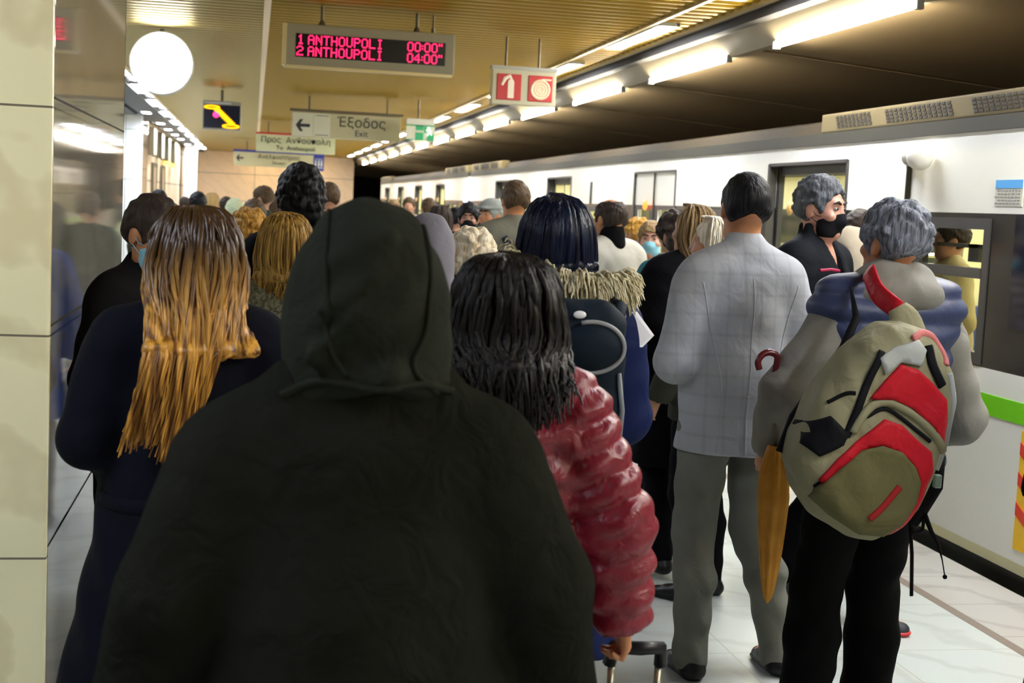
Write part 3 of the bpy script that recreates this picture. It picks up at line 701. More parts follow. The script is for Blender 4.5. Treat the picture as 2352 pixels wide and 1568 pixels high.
for i, (y, yl) in enumerate(((28.9, 0), (31.3, 0), (33.6, 1), (36.2, 1))):
    t = thing('advertising_panel', ('cream hanging wall panel right beside the big white pillar', 'cream hanging wall panel second from the big white pillar', 'cream wall panel with a yellow foot third from the big white pillar', 'cream wall panel with a yellow foot furthest from the big white pillar')[i], 'wall panel', (-2.07, y, 2.60))
    bm = bmesh.new(); add_box(bm, 0, .10, -.45, .45, -.26, .25); bevel(bm, .01); obj('panel', bm, mat('panel_cream', (.72, .66, .46), rough=.35), t)
    each('frame_post', [(0, .11, -.48, -.45, -.28, .28), (0, .11, .45, .48, -.28, .28)], M_rod, t)
    if yl: box_obj('yellow_foot', (0, .11, -.45, .45, -.36, -.27), mat('yellow_foot', (.85, .62, .12), rough=.4, emit=(1, .7, .15), e=.5), t)

# ------------------------------------------------------------------ the train
M_tw = mat('train_white', (.80, .78, .68), rough=.22, spec=.5); M_tb = mat('train_band_black', (.022, .020, .018), rough=.18)
M_tbl = mat('train_band_frame', (.045, .042, .038), rough=.35); M_tg = mat('train_green', (.17, .60, .005), rough=.3)
M_cowl = mat('roof_cowl_beige', (.16, .122, .056), rough=.7, spec=.2); M_gut = mat('roof_gutter', (.040, .036, .022), rough=.5); M_roof = mat('roof_brown', (.030, .022, .012), rough=.8, spec=.1); M_ven = mat('vent_dark', (.02, .016, .010), rough=.7)
M_int = mat('interior_cream', (.62, .58, .32), rough=.45); M_intd = mat('interior_dark', (.06, .06, .05), rough=.5); M_rail = mat('handrail_steel', (.6, .6, .5), rough=.25, metal=.8)
M_seat = mat('seat_blue', (.03, .05, .16), rough=.6); E_tr = emis('train_light', (1, .97, .80), TRAIN_E)
M_glass = bpy.data.materials.new('window_glass'); nt, b = nodes(M_glass)
b.inputs['Base Color'].default_value = (.95, .97, .93, 1); b.inputs['Transmission Weight'].default_value = 1; b.inputs['Roughness'].default_value = .0; b.inputs['IOR'].default_value = 1.03
XS = 3.5
def car(label, y0, L, doors, wins, door_state, extras=False):
    t = thing('metro_car', label, 'train car', (XS, y0, 0), 0, None)
    hw = .645; opening = [(d-hw, d+hw) for d in doors]
    def spans(cuts):
        cuts = sorted(cuts); out = []; a = 0.
        for c, e in cuts:
            if c > a+.01: out.append((a, c))
            a = max(a, e)
        if a < L: out.append((a, L))
        return out
    box_obj('cantrail', (0, .06, 0, L, 1.995, 2.10), M_tw, t)
    each('upper_panel', [(0, .06, a, e, 1.70, 1.995) for a, e in spans(opening)], M_tw, t)
    wc = [(a, e) for a, e, z0, z1 in wins if z0 < 1.1]
    for a, e in spans(opening):
        bm = bmesh.new(); a0 = a
        for c, f_ in sorted(w_ for w_ in wc if a <= w_[0] < e)+[(e, e)]:
            if c > a0+.005: add_box(bm, .002, .06, a0, c, .955, 1.70)
            if f_ > c: add_box(bm, .002, .06, c, f_, .955, .985); add_box(bm, .002, .06, c, f_, 1.655, 1.70)
            a0 = f_
        obj('window_band', bm, M_tb, t)
        bm = bmesh.new(); add_box(bm, .0, .06, a, e, .10, .955); lp = obj('lower_panel', bm, M_tw, t)
        bm = bmesh.new(); add_box(bm, -.003, .002, a, e, .735, .835); obj('green_stripe', bm, M_tg, lp)
    bm = bmesh.new(); add_box(bm, .03, .12, 0, L, -.9, .10); obj('underframe', bm, M_intd, t)
    bm = bmesh.new(); add_prism(bm, [(-.012, 2.10), (-.014, 2.172), (.08, 2.185), (.08, 2.10)], L, 'XZ', 0); obj('roof_gutter', bm, M_gut, t)
    bm = bmesh.new(); add_prism(bm, [(.03, 2.175), (.07, 2.25), (.3, 2.30), (2.3, 2.30), (2.6, 2.2), (2.6, 2.15), (.03, 2.15)], L, 'XZ', 0); obj('roof', bm, M_roof, t)
    for a, b_ in ((-.1, 2.85), (L-2.9, L+.1)):
        bm = bmesh.new(); add_box(bm, -.005, .10, max(a, .02), min(b_, L-.02), 2.175, 2.29); bevel(bm, .01); c = obj('roof_cowl', bm, M_cowl, t)
        for j0 in ((max(a, .02)+.35, 11), (max(a, .02)+1.15, 14), (max(a, .02)+2.1, 9)):
            bm = bmesh.new()
            for j in range(j0[1]):
                for kz in range(4): add_box(bm, -.009, -.004, j0[0]+j*.055+kz*.012, j0[0]+j*.055+kz*.012+.034, 2.195+kz*.020, 2.209+kz*.020)
            obj('vent_grille', bm, M_ven, c)
    # inside
    bm = bmesh.new(); add_box(bm, .0, 2.62, 0, L, .05, .10); add_box(bm, 2.56, 2.62, 0, L, .10, .95); add_box(bm, 2.56, 2.62, 0, L, 1.75, 2.15)
    a = 0.
    while a < L-1.5: add_box(bm, 2.56, 2.62, a, a+.5, .95, 1.75); a += 1.75
    add_box(bm, 2.56, 2.62, L-.5, L, .95, 1.75)
    for yy in (0, L-.05): add_box(bm, .06, 2.56, yy, yy+.05, .10, 2.12)
    obj('interior_shell', bm, M_int, t)
    box_obj('interior_ceiling', (.06, 2.56, .05, L-.05, 2.10, 2.14), M_int, t)
    bm = bmesh.new(); add_box(bm, .07, .30, .1, L-.1, 1.93, 2.09); obj('overhead_duct', bm, M_intd, t)
    for xx in (.95, 1.75):
        bm = bmesh.new(); add_box(bm, xx-.07, xx+.07, .3, L-.3, 2.085, 2.10); obj('ceiling_lamp', bm, E_tr, t)
    bm = bmesh.new(); add_box(bm, 2.575, 2.585, .1, L-.1, .95, 1.75); obj('far_windows', bm, mat('far_glass', (.02, .025, .02), rough=.1), t)
    for d in doors:
        for sg in (-1, 1):
            bm = bmesh.new(); add_cyl(bm, (.75, d+sg*(hw+.05), .1), (.75, d+sg*(hw+.05), 2.1), .016, n=8)
            add_cyl(bm, (.75, d+sg*(hw+.05), 1.45), (.1, d+sg*(hw+.05), 1.45), .014, n=8)
            obj('grab_pole', bm, M_rail, t)
        each('draught_screen', [(.1, .7, d+sg*(hw+.04)-.012, d+sg*(hw+.04)+.012, .35, 1.40) for sg in (-1, 1)], M_int, t)
    ds = [0]+list(doors)+[L]
    for a, b_ in zip(ds, ds[1:]):
        a2, b2 = a+hw+.12 if a else .25, b_-hw-.12 if b_ < L else L-.25
        if b2-a2 > .5:
            for xs in (.10, 2.10):
                bm = bmesh.new(); add_box(bm, xs, xs+.42, a2, b2, .45, .54); xb = xs-.02 if xs < 1 else xs+.38; add_box(bm, xb, xb+.07, a2, b2, .54, .98); add_box(bm, xs+.05, xs+.35, a2, b2, .1, .45); bevel(bm, .01, 1); obj('bench_seat', bm, M_seat, t)
    # windows
    for a, e, z0, z1 in wins:
        if z0 > 1.1:
            bm = bmesh.new(); add_box(bm, -.004, .002, a, e, z0, z1); bevel(bm, .001, 1); obj('dark_window', bm, mat('dark_glass', (.006, .008, .02), rough=.08), t); continue
        bm = bmesh.new(); w = .035
        add_box(bm, -.006, .05, a-.02, a+w, z0-.02, z1+.02); add_box(bm, -.006, .05, e-w, e+.02, z0-.02, z1+.02)
        add_box(bm, -.006, .05, a+w, e-w, z0-.02, z0+w); add_box(bm, -.006, .05, a+w, e-w, z1-w, z1+.02); zm = z0+(z1-z0)*.62
        add_box(bm, -.01, .05, a+w, e-w, zm-.02, zm+.03)
        f = obj('window_frame', bm, M_tbl, t)
        for z2, z3 in ((z0+w, zm-.02), (zm+.03, z1-w)): box_obj('pane', (.022, .027, a+w, e-w, z2, z3), M_glass, f)
        bm = bmesh.new(); add_box(bm, .10, .13, a+.02, e-.02, z1-.13, z1-.11); add_box(bm, .10, .13, (a+e)/2-.1, (a+e)/2, z1-.20, z1-.11); obj('luggage_rail', bm, M_intd, t)
    # doors
    for d, st in zip(doors, door_state):
        bm = bmesh.new(); add_box(bm, -.004, .05, d-hw-.02, d-hw+.015, .1, 2.0); add_box(bm, -.004, .05, d+hw-.015, d+hw+.02, .1, 2.0); add_box(bm, -.004, .05, d-hw, d+hw, 1.985, 2.005); obj('door_frame', bm, M_tbl, t)
        for sg in (-1, 1):
            c = d+sg*hw/2 if st else d+sg*(hw*1.42)
            xo = .012 if st else .062
            a, e = c-hw/2+.004, c+hw/2-.004
            bm = bmesh.new(); z0, z1 = 1.05, 1.78 if not st else 1.66
            add_box(bm, xo, xo+.035, a, e, .10, z0); add_box(bm, xo, xo+.035, a, e, z1, 1.985); add_box(bm, xo, xo+.035, a, a+.12, z0, z1); add_box(bm, xo, xo+.035, e-.12, e, z0, z1)
            dl = obj('door_leaf', bm, M_tw if st else M_tbl, t)
            if st:
                bm = bmesh.new(); add_box(bm, xo-.004, xo, a, e, .955, z0); add_box(bm, xo-.004, xo, a, e, z1, 1.70); add_box(bm, xo-.004, xo, a, a+.12, z0, z1); add_box(bm, xo-.004, xo, e-.12, e, z0, z1); obj('leaf_band', bm, M_tbl, dl)
            box_obj('pane', (xo+.012, xo+.018, a+.12, e-.12, z0, z1), M_glass, dl)
        if st: bm = bmesh.new(); add_box(bm, -.003, .015, d-.008, d+.008, .1, 1.985); obj('door_seal', bm, M_gut, t)
        bm = bmesh.new(); add_ball(bm, (-.02, d+.18, 1.70), .035, (.6, 1, 1.3), 12); obj('door_lamp', bm, emis('door_lamp_orange', (1, .16, .02), 1.6) if st else mat('door_lamp_off', (.5, .3, .1), rough=.3), t, smooth=True)
    return t
D1 = [3.07, 6.53, 10.47, 14.15]
W1 = [(.74, 1.46, .985, 1.655), (.08, .50, 1.165, 1.700), (4.15, 5.45, .985, 1.655), (7.65, 9.35, .985, 1.655), (11.55, 13.0, .985, 1.655), (15.2, 16.4, .985, 1.655)]
c1 = car('nearest metro car with open doors and a green stripe', 5.45, 17.2, D1, W1, (0, 1, 0, 0))
for yb, nm in ((8.85, 'marker_strip'),):
    box_obj(nm, (-.012, 0, yb-.03, yb+.03, 1.70, 1.93), M_gut, c1)
# arm with round white housing beside the window
bm = bmesh.new(); add_tube(bm, [(-.01, 1.60, 1.70), (-.01, 1.60, 1.93), (-.03, 1.57, 1.965), (-.07, 1.5, 1.985)], [.016, .016, .018, .022], 8); a_ = obj('mirror_arm', bm, M_gut, c1, smooth=True)
bm = bmesh.new(); add_ball(bm, (-.08, 1.35, 1.985), .075, (.9, 1.05, .95), 18); add_cyl(bm, (-.075, 1.46, 1.985), (-.04, 1.56, 1.99), .05, .03, 14); obj('round_housing', bm, M_tw, a_, smooth=True)
M_stk = mat('sticker_paper', (.55, .55, .45), rough=.6)
s = box_obj('information_sticker', (-.003, 0, .46, .70, 1.735, 1.86), M_stk, c1)
box_obj('blue_field', (-.005, -.003, .46, .70, 1.82, 1.86), mat('sticker_blue', (.08, .35, .70), rough=.6), s)
bm = bmesh.new(); rnd = random.Random(3)
for zz in (1.805, 1.79, 1.775, 1.76, 1.745):
    yy = .48
    while yy < .68: l = rnd.uniform(.01, .03); add_box(bm, -.0045, -.003, yy, yy+l, zz, zz+.006); yy += l+.008
obj('fine_print', bm, mat('print_grey', (.25, .22, .2), rough=.6), s)
bm = bmesh.new(); add_box(bm, -.004, 0, .02, .30, .16, .71); s = obj('warning_sticker', bm, mat('warning_yellow', (.90, .52, .01), rough=.5), c1)
bm = bmesh.new()
for j in range(4): add_prism(bm, [(.02, .18+j*.14), (.30, .32+j*.14), (.30, min(.71, .38+j*.14)), (.02, .24+j*.14)] if j < 3 else [(.02, .60), (.16, .67), (.16, .71), (.02, .71)], .002, 'YZ', -.006)
obj('red_stripes', bm, mat('warning_red', (.75, .04, .01), rough=.5), s)
c2 = car('second metro car further down the platform beyond the coupling gap', 22.95, 16.2, [3.5, 7.1, 10.8, 14.2], [(1.2, 2.5, .985, 1.655), (4.6, 6.0, .985, 1.655), (8.2, 9.8, .985, 1.655), (11.9, 13.2, .985, 1.655)], (0, 0, 0, 0))
bm = bmesh.new(); add_ball(bm, (-.01, .25, 1.76), .10, (.3, 1.3, .8), 14); obj('blue_white_lamp', bm, emis('marker_lamp', (.55, .5, 1.), 14.), c2, smooth=True)
bm = bmesh.new(); add_box(bm, .3, 2.4, 22.66-22.95, -.0, .1, 2.0); g_ = obj('gangway', bm, M_intd, c2)
c3 = car('metro car behind the camera side of the nearest car', -12.2, 17.3, [3.07, 6.53, 10.47, 14.15], [(4.15, 5.45, .985, 1.655), (7.65, 9.35, .985, 1.655)], (1, 1, 1, 1))
# ------------------------------------------------------------------ measuring: the point at depth Y seen at (u, v)
def at(u, v, Y):
    d = _R @ np.array([u-1176., 784.-v, -3180.]); return np.array([0, 0, 1.62])+d*(Y/d[1])
def poly_sdf(P, X, Z):
    P = np.array(P, float); d = np.full(np.broadcast(X, Z).shape, 1e9); s = np.ones(d.shape); n = len(P)
    for i in range(n):
        a, b = P[i], P[i-1]; e = b-a; wx, wz = X-a[0], Z-a[1]
        t = np.clip((wx*e[0]+wz*e[1])/(e.dot(e)+1e-12), 0, 1); d = np.minimum(d, (wx-e[0]*t)**2+(wz-e[1]*t)**2)
        c1 = Z >= a[1]; c2 = Z < b[1]; c3 = e[0]*wz > e[1]*wx
        s = np.where((c1 & c2 & c3) | (~c1 & ~c2 & ~c3), -s, s)
    return s*np.sqrt(d)
def sdf_prism(g, P, yc, hy, R, k=.01, op='+'):
    X, Y, Z = g.grid(); p = poly_sdf(P, X, Z)+R; q = np.abs(Y-yc)-hy+R
    d = np.sqrt(np.maximum(p, 0)**2+np.maximum(q, 0)**2)+np.minimum(np.maximum(p, q), 0)-R
    g.put((slice(None),)*3, d.astype(np.float32), op, k)
from mathutils.geometry import delaunay_2d_cdt
def trees_of(objs): return [BVHTree.FromPolygons([v.co for v in o.data.vertices], [p.vertices for p in o.data.polygons]) for o in objs]
def drape_patch(objs, P, th, step=.02, start=-1.):
    """a panel of thickness th sewn on the -y side of the meshes, outline P in (x, z)"""
    T = trees_of(objs); P = [Vector(p) for p in P]; n = len(P); B = []
    for i in range(n):
        a, b = P[i], P[(i+1) % n]; m = max(1, int((b-a).length/step))
        B += [a+(b-a)*(j/m) for j in range(m)]
    nb = len(B); xs = [p.x for p in P]; zs = [p.y for p in P]; pts = list(B)
    gx = np.arange(min(xs), max(xs), step); gz = np.arange(min(zs), max(zs), step)
    GX, GZ = np.meshgrid(gx, gz); D = poly_sdf([tuple(p) for p in P], GX, GZ)
    for x, z, d in zip(GX.ravel(), GZ.ravel(), D.ravel()):
        if d < -step*.5: pts.append(Vector((x, z)))
    r = delaunay_2d_cdt(pts, [], [list(range(nb))], 1, 1e-5)
    V, F = r[0], r[2]; bm = bmesh.new(); out = []; inn = []
    last = None
    for v in V:
        best = None
        for t in T:
            h = t.ray_cast(Vector((v.x, start, v.y)), Vector((0, 1, 0)))
            if h[0] is not None and (best is None or h[3] < best[3]): best = h
        y = best[0].y if best else (last if last is not None else 0); last = y
        out.append(bm.verts.new((v.x, y-th, v.y))); inn.append(bm.verts.new((v.x, y+.004, v.y)))
    cnt = {}
    for f in F:
        f = list(f); bm.faces.new([out[i] for i in f]); bm.faces.new([inn[i] for i in reversed(f)])
        for i in range(len(f)): e = (f[i], f[(i+1) % len(f)]); cnt[e] = 1
    for (a, b) in cnt:
        if (b, a) not in cnt: bm.faces.new((out[b], out[a], inn[a], inn[b]))
    return bm
def loc_of(u, v, Y, z=None):
    p = at(u, v, Y); return p

# ------------------------------------------------------------------ A: hooded person in front
C_char = cloth('charcoal_cotton', (.013, .0135, .0105), bump=.5, bs=14, rough=.95, spec=.0, var=(.017, .0175, .014), vs=5)
C_char2 = cloth('charcoal_hood', (.022, .024, .018), bump=.6, bs=12, rough=.95, spec=.02)
a = Fig('person in a dark charcoal hooded jacket with the hood up in the centre foreground', .172, 2.1, 0, top=1.60, w=1.27, dz=.075, res=.010,
        arms={'L': ((-.295, -.02, 1.12), (-.365, .08, .90)), 'R': ((.305, -.02, 1.12), (.375, .08, .90))})
a.body(); a.trousers(BLACK); a.shoes()
ja = a.jacket(C_char, t=.046, hem=.78, cuff=-.01, fold=.0035, ff=.7, seed=.7, r=1.12, flare=.07, belly=.03,
    extra=lambda g: (g.cap((-.11, -.05, 1.47), (.11, -.05, 1.47), .045, k=.05)))
g = Sdf((-.24, -.28, 1.38), (.24, .2, 1.86), .007)
g.ell((0, -.02, 1.66), (.108, .135, .118), k=.04); g.ell((.0, -.02, 1.585), (.137, .135, .13), k=.05); g.cap((-.05, -.03, 1.505), (.05, -.03, 1.505), .085, k=.05)
g.cap((-.13, -.06, 1.455), (.02, -.15, 1.50), .018, k=.03); g.cap((.02, -.15, 1.50), (.14, -.06, 1.47), .016, k=.03)
g.cap((-.10, -.13, 1.52), (-.02, -.155, 1.60), .008, k=.02); g.cap((-.085, -.145, 1.60), (.0, -.15, 1.655), .008, k=.02); g.cap((-.06, -.13, 1.68), (.02, -.13, 1.715), .008, k=.02)
g.ell((0, .14, 1.63), (.085, .10, .12), op='-', k=.02); g.fold(.0035, 1.3, 2.2); g.cut((0, 0, -1), -1.43)
ho = a.add('hood', g.mesh('hood', a.xh), C_char2)
s = a.s
for P in ([(-.060, 1.615), (-.068, 1.55), (-.066, 1.47), (-.060, 1.41), (-.035, 1.37)], [(.074, 1.60), (.082, 1.53), (.078, 1.44), (.060, 1.385), (.10, 1.345)]):
    obj('hood_seam', drape([ho], P, .0045, off=.001), C_char2, a.root, smooth=True)
obj('hem_band', drape([ho, ja], [(-.125, 1.335), (-.07, 1.36), (0, 1.355), (.07, 1.36), (.125, 1.345)], .006, off=.001), C_char2, a.root, smooth=True)

# ------------------------------------------------------------------ B: woman with long golden hair
def hair_mat(name, c1, c2, rough=.55):
    m = mat(name, c1, rough=rough, spec=.2, var=c2, vs=30)
    for n in m.node_tree.nodes:
        if n.type == 'TEX_NOISE' and n.inputs['Scale'].default_value == 30:
            mp = m.node_tree.nodes.new('ShaderNodeMapping'); mp.inputs['Scale'].default_value = (3, 3, .22)
            tc = [q for q in m.node_tree.nodes if q.type == 'TEX_COORD'][0]
            m.node_tree.links.new(tc.outputs['Object'], mp.inputs[0]); m.node_tree.links.new(mp.outputs[0], n.inputs['Vector'])
            bp = m.node_tree.nodes.new('ShaderNodeBump'); bp.inputs['Strength'].default_value = .7; bp.inputs['Distance'].default_value = .012
            m.node_tree.links.new(n.outputs['Fac'], bp.inputs['Height']); m.node_tree.links.new(bp.outputs['Normal'], m.node_tree.nodes['Principled BSDF'].inputs['Normal'])
    return m
def hair_ombre(name, c_top, c_dark, c_gold, z0, z1):
    m = bpy.data.materials.new(name); nt, b = nodes(m); N = nt.nodes.new; L = nt.links.new
    tc = N('ShaderNodeTexCoord'); sp = N('ShaderNodeSeparateXYZ'); L(tc.outputs['Object'], sp.inputs[0])
    mr = N('ShaderNodeMapRange'); mr.inputs[1].default_value = z1; mr.inputs[2].default_value = z0; L(sp.outputs['Z'], mr.inputs[0])
    mp = N('ShaderNodeMapping'); mp.inputs['Scale'].default_value = (70, 40, 2.2); L(tc.outputs['Object'], mp.inputs[0])
    nz = N('ShaderNodeTexNoise'); nz.inputs['Scale'].default_value = 1; L(mp.outputs[0], nz.inputs['Vector'])
    r = N('ShaderNodeValToRGB'); r.color_ramp.elements[0].position = .38; r.color_ramp.elements[0].color = (*c_dark, 1); r.color_ramp.elements[1].position = .62; r.color_ramp.elements[1].color = (*c_gold, 1)
    L(nz.outputs['Fac'], r.inputs['Fac']); mx = N('ShaderNodeMixRGB'); mx.inputs[1].default_value = (*c_top, 1); L(mr.outputs[0], mx.inputs[0]); L(r.outputs[0], mx.inputs[2])
    L(mx.outputs[0], b.inputs['Base Color']); b.inputs['Roughness'].default_value = .38; return m
C_navy = cloth('navy_wool', (.005, .0055, .011), bump=.3, rough=.9)
b_ = Fig('woman with long golden brown hair in a dark navy coat beside the marble pillar', -.155, 3.2, .12, top=1.575, w=1.05, res=.010, lean=(.02, 0), head=(.25, -.05, 0),
         arms={'L': ((-.232, -.03, 1.19), (-.16, .15, 1.12)), 'R': ((.28, -.02, 1.17), (.20, .18, 1.12))})
b_.body(); b_.trousers(C_navy); b_.shoes()
jb = b_.jacket(C_navy, t=.032, hem=.40, fold=.004, ff=.7, seed=1.9, flare=.13, r=1.04, extra=lambda g: g.cap((0, -.02, 1.48), (0, -.01, 1.53), .075, .07, k=.03))
obj('belt', drape([jb], [(-.24, .945), (-.1, .93), (.1, .93), (.22, .945)], .018, flat=.35, off=.0), C_navy, b_.root, smooth=True)
H_gold = hair_ombre('hair_golden_brown', (.05, .022, .006), (.16, .060, .007), (.74, .37, .055), 1.33, 1.51)
def endsB(u):
    if u < .62: t = u/.62; return (-.195+.15*t, -.135-.02*math.sin(PI*t), 1.19+.03*math.sin(7*t))
    t = (u-.62)/.38; return (-.03+.13*t, -.13, 1.40+.04*t)
def midB(u): return (-.155+.265*u, -.155, 1.42-.01*u)
b_.hair_flow(H_gold, endsB, n=520, seed=4, mid=midB, vol=.030, r0=.0050, wig=.014)

# ------------------------------------------------------------------ C: man with blue mask behind her
C_blk2 = cloth('black_wool', (.007, .006, .006), rough=.92)
M_mask = cloth('surgical_mask_blue', (.22, .46, .54), bump=.15, rough=.8); M_maskb = cloth('black_fabric_mask', (.008, .008, .010), bump=.2)
H_dkbr = hair_mat('hair_dark_brown', (.022, .014, .010), (.045, .030, .022)); H_blk = hair_mat('hair_black', (.003, .003, .004), (.007, .007, .009)); H_greyblk = hair_mat('hair_salt_pepper', (.045, .048, .055), (.13, .14, .16))
c_ = Fig('man in a black coat and light blue surgical mask behind the golden haired woman', -.300, 4.22, -2.40, top=1.60, w=.80, res=.010, head=(.0, -.25, 0), skin=SKIN2,
         arms={'R': ((.18, -.03, 1.17), (.17, .06, .95)), 'L': ((-.18, -.03, 1.17), (-.17, .06, .95))})
c_.body(); c_.face(); c_.mask(M_mask); c_.hair_short(H_dkbr, t=.010); c_.trousers(BLACK); c_.shoes()
c_.jacket(C_blk2, t=.03, hem=.80, collar='stand', seed=.3)

# ------------------------------------------------------------------ D
d_ = Fig('tall person with a big mass of curly black hair and dark clothes', .19, 5.8, .1, top=1.70, res=.012)
d_.body(); d_.hair_short(H_blk, t=.018, curly=.014, n=420, fold=.003, top=.03, nape=1.52); d_.jacket(BLACK, t=.04, hem=.8, collar='hoodfold'); d_.trousers(BLACK); d_.shoes()

# ------------------------------------------------------------------ E, F
C_tweed = cloth('olive_tweed', (.045, .042, .022), var=(.16, .15, .09), vs=90, bump=.3)
H_caramel = hair_mat('hair_caramel', (.13, .065, .010), (.42, .24, .05))
e_ = Fig('woman with a caramel bob and olive tweed coat left of the charcoal hood', .105, 4.6, .05, top=1.555, res=.011)
e_.body(); e_.jacket(C_tweed, t=.028, hem=.55, collar='shirt', flare=.04); e_.trousers(BLACK); e_.shoes()
e_.hair_flow(H_caramel, lambda u: (-.095+.19*u, -.06-.05*math.sin(PI*u), 1.475), n=260, seed=7, mid=lambda u: (-.105+.21*u, -.06-.06*math.sin(PI*u), 1.53), vol=.02)
H_orange = hair_mat('hair_strawberry_blond', (.30, .12, .015), (.62, .36, .07)); C_blue = cloth('royal_blue_wool', (.008, .05, .26))
f_ = Fig('woman with fluffy strawberry blond hair and a royal blue coat further ahead', -.02, 6.8, 0, top=1.53, res=.012)
f_.body(); f_.jacket(C_blue, t=.03, hem=.6, collar='shirt'); f_.trousers(BLACK); f_.shoes(); f_.hair_short(H_orange, t=.022, curly=.018, nape=1.52)

# ------------------------------------------------------------------ I: maroon puffer
M_maroon = cloth('maroon_puffer', (.19, .009, .022), rough=.38, spec=.45, bump=.35, bs=22)
i_ = Fig('woman with wavy black hair in a quilted maroon puffer jacket beside the hooded jacket', .475, 2.65, -.05, top=1.515, res=.008, w=1.0, lean=(.01, 0), skin=SKIN2,
         arms={'R': ((.275, -.03, 1.17), (.315, .02, .945)), 'L': ((-.25, .0, 1.17), (-.20, .15, 1.02))})
i_.body(hands=(.5, .75), res=.006)
i_.jacket(M_maroon, t=.030, hem=.80, cuff=-.005, q=(.074, .015), fold=.004, ff=1.5, seed=2.7, r=1.18, extra=lambda g: (g.cap((-.06, -.04, 1.49), (.06, -.04, 1.49), .062, k=.02), g.cap((-.15, -.05, 1.46), (-.03, -.12, 1.47), .045, k=.02)))
i_.trousers(BLACK); i_.shoes()
H_blkb = hair_mat('hair_black_wavy', (.004, .0035, .0035), (.012, .009, .007), .45)
def endsI(u): return (-.115+.245*u, -.165-.03*math.sin(PI*u), 1.50-.085*math.sin(PI*min(1, u/1.12)))
i_.hair_flow(H_blkb, endsI, n=460, seed=11, mid=lambda u: (-.135+.27*u, -.08-.11*math.sin(PI*u), 1.53), vol=.040, r0=.006, wig=.012)

# suitcase handle in her hand
W = i_.xf(np.array([i_.A['R'][1]]))[0]; Wc, Ws = math.cos(-.05), math.sin(-.05)
hx, hy = .475+W[0]*Wc-W[1]*Ws, 2.65+W[0]*Ws+W[1]*Wc
t = thing('trolley_suitcase', 'black trolley suitcase with a raised handle held in the hand of the maroon puffer jacket', 'suitcase', (hx+.06, hy+.05, 0), -.1)
bm = bmesh.new(); add_box(bm, -.17, .17, .02, .24, .04, .50); bevel(bm, .03, 3); obj('shell', bm, mat('suitcase_black', (.012, .012, .014), rough=.4), t, smooth=True)
hz = W[2]-.105
bm = bmesh.new()
for sx in (-1, 1): bm = bmesh.new(); add_tube(bm, [(sx*.05, .05, .49), (sx*.05, .045, hz-.03)], .008, 8); obj('handle_tube', bm, M_rail, t, smooth=True)
bm = bmesh.new(); add_tube(bm, [(-.055, .045, hz-.04), (-.05, .03, hz), (0, .0, hz+.008), (.05, .03, hz), (.055, .045, hz-.04)], .015, 8); obj('grip', bm, SHOE, t, smooth=True)
for sx in (-1, 1):
    for sy in (.05, .21):
        bm = bmesh.new(); add_cyl(bm, (sx*.13-.012, sy, .025), (sx*.13+.012, sy, .025), .025, n=14); obj('wheel', bm, SHOE, t)

# ------------------------------------------------------------------ J: navy coat, fur hood, backpack, paper
C_navy2 = cloth('deep_blue_coat', (.006, .012, .060), rough=.6, bump=.3); M_fur = hair_mat('fur_trim', (.32, .25, .11), (.75, .70, .52), .8); M_lin = cloth('hood_lining', (.02, .05, .22))
j_ = Fig('woman with sleek black hair and a long deep blue coat with a fur trimmed hood', .765, 3.5, .0, top=1.64, w=1.05, res=.010, head=(-.1, .1, 0),
         arms={'R': ((.215, .0, 1.16), (.215, .19, 1.24)), 'L': ((-.28, -.02, 1.17), (-.22, .15, 1.05))})
j_.body(hands=(.5, .8), res=.008)
jj = j_.jacket(C_navy2, t=.034, hem=.50, fold=.003, seed=4.1, flare=.03, r=1.08)
j_.trousers(BLACK); j_.shoes()
g = Sdf((-.3, -.4, 1.3), (.35, .15, 1.7), .009); g.ell((.025, -.10, 1.50), (.145, .085, .080), k=.03); g.cap((-.09, -.03, 1.53), (.12, -.03, 1.51), .05, k=.03); g.fold(.004, 1.2, 1.)
hj = j_.add('hood', g.mesh('hood', j_.xf), cloth('hood_black', (.006, .007, .012)))
rnd = random.Random(8); paths = []; rad = []
for i in range(900):
    u = rnd.random(); th = -.15+u*(PI+.3); x = .03-math.cos(th)*.145; y = -.07-math.sin(th)*.105; z = 1.597-.055*u+rnd.uniform(-.022, .022)-.02*math.sin(PI*u)
    p = V3(x, y+.01, z); o = V3(-math.cos(th)*.6+rnd.uniform(-.4, .4), -math.sin(th)*.9, rnd.uniform(-1.0, .3)); o = _n(o)*rnd.uniform(.04, .07)
    paths.append([p, p+o*.5+V3(0, 0, .006), p+o*.85-V3(0, 0, .008), p+o-V3(0, 0, .025)]); rad.append([.004, .0038, .0028, .001])
me = strands_mesh('fur_trim', paths, rad, n=4, flat=.6); co = np.zeros(len(me.vertices)*3, np.float32); me.vertices.foreach_get('co', co); me.vertices.foreach_set('co', j_.xf(co.reshape(-1, 3)).astype(np.float32).ravel()); me.update()
fu = j_.add('fur_trim', me, M_fur, parent=hj)
H_blue = hair_mat('hair_blue_black', (.003, .004, .010), (.008, .014, .04), .30)
j_.hair_flow(H_blue, lambda u: (-.10+.20*u, -.10-.03*math.sin(PI*u), 1.545), n=380, seed=15, mid=lambda u: (-.098+.20*u, -.07-.05*math.sin(PI*u), 1.585), vol=.020, wig=.003)
t = thing('backpack', 'dark navy backpack with a round zipped pocket on the back of the fur hooded coat', 'backpack', (.778, 3.235, .93))
M_bp = cloth('backpack_navy', (.006, .012, .020), rough=.7, bump=.2)
g = Sdf((-.25, -.25, -.1), (.25, .2, .6), .007); g.box((0, 0, .24), (.112, .085, .24), .07, k=.02); g.fold(.002, 1.5, 1.)
mb = obj('main_compartment', g.mesh('main_compartment'), M_bp, t)
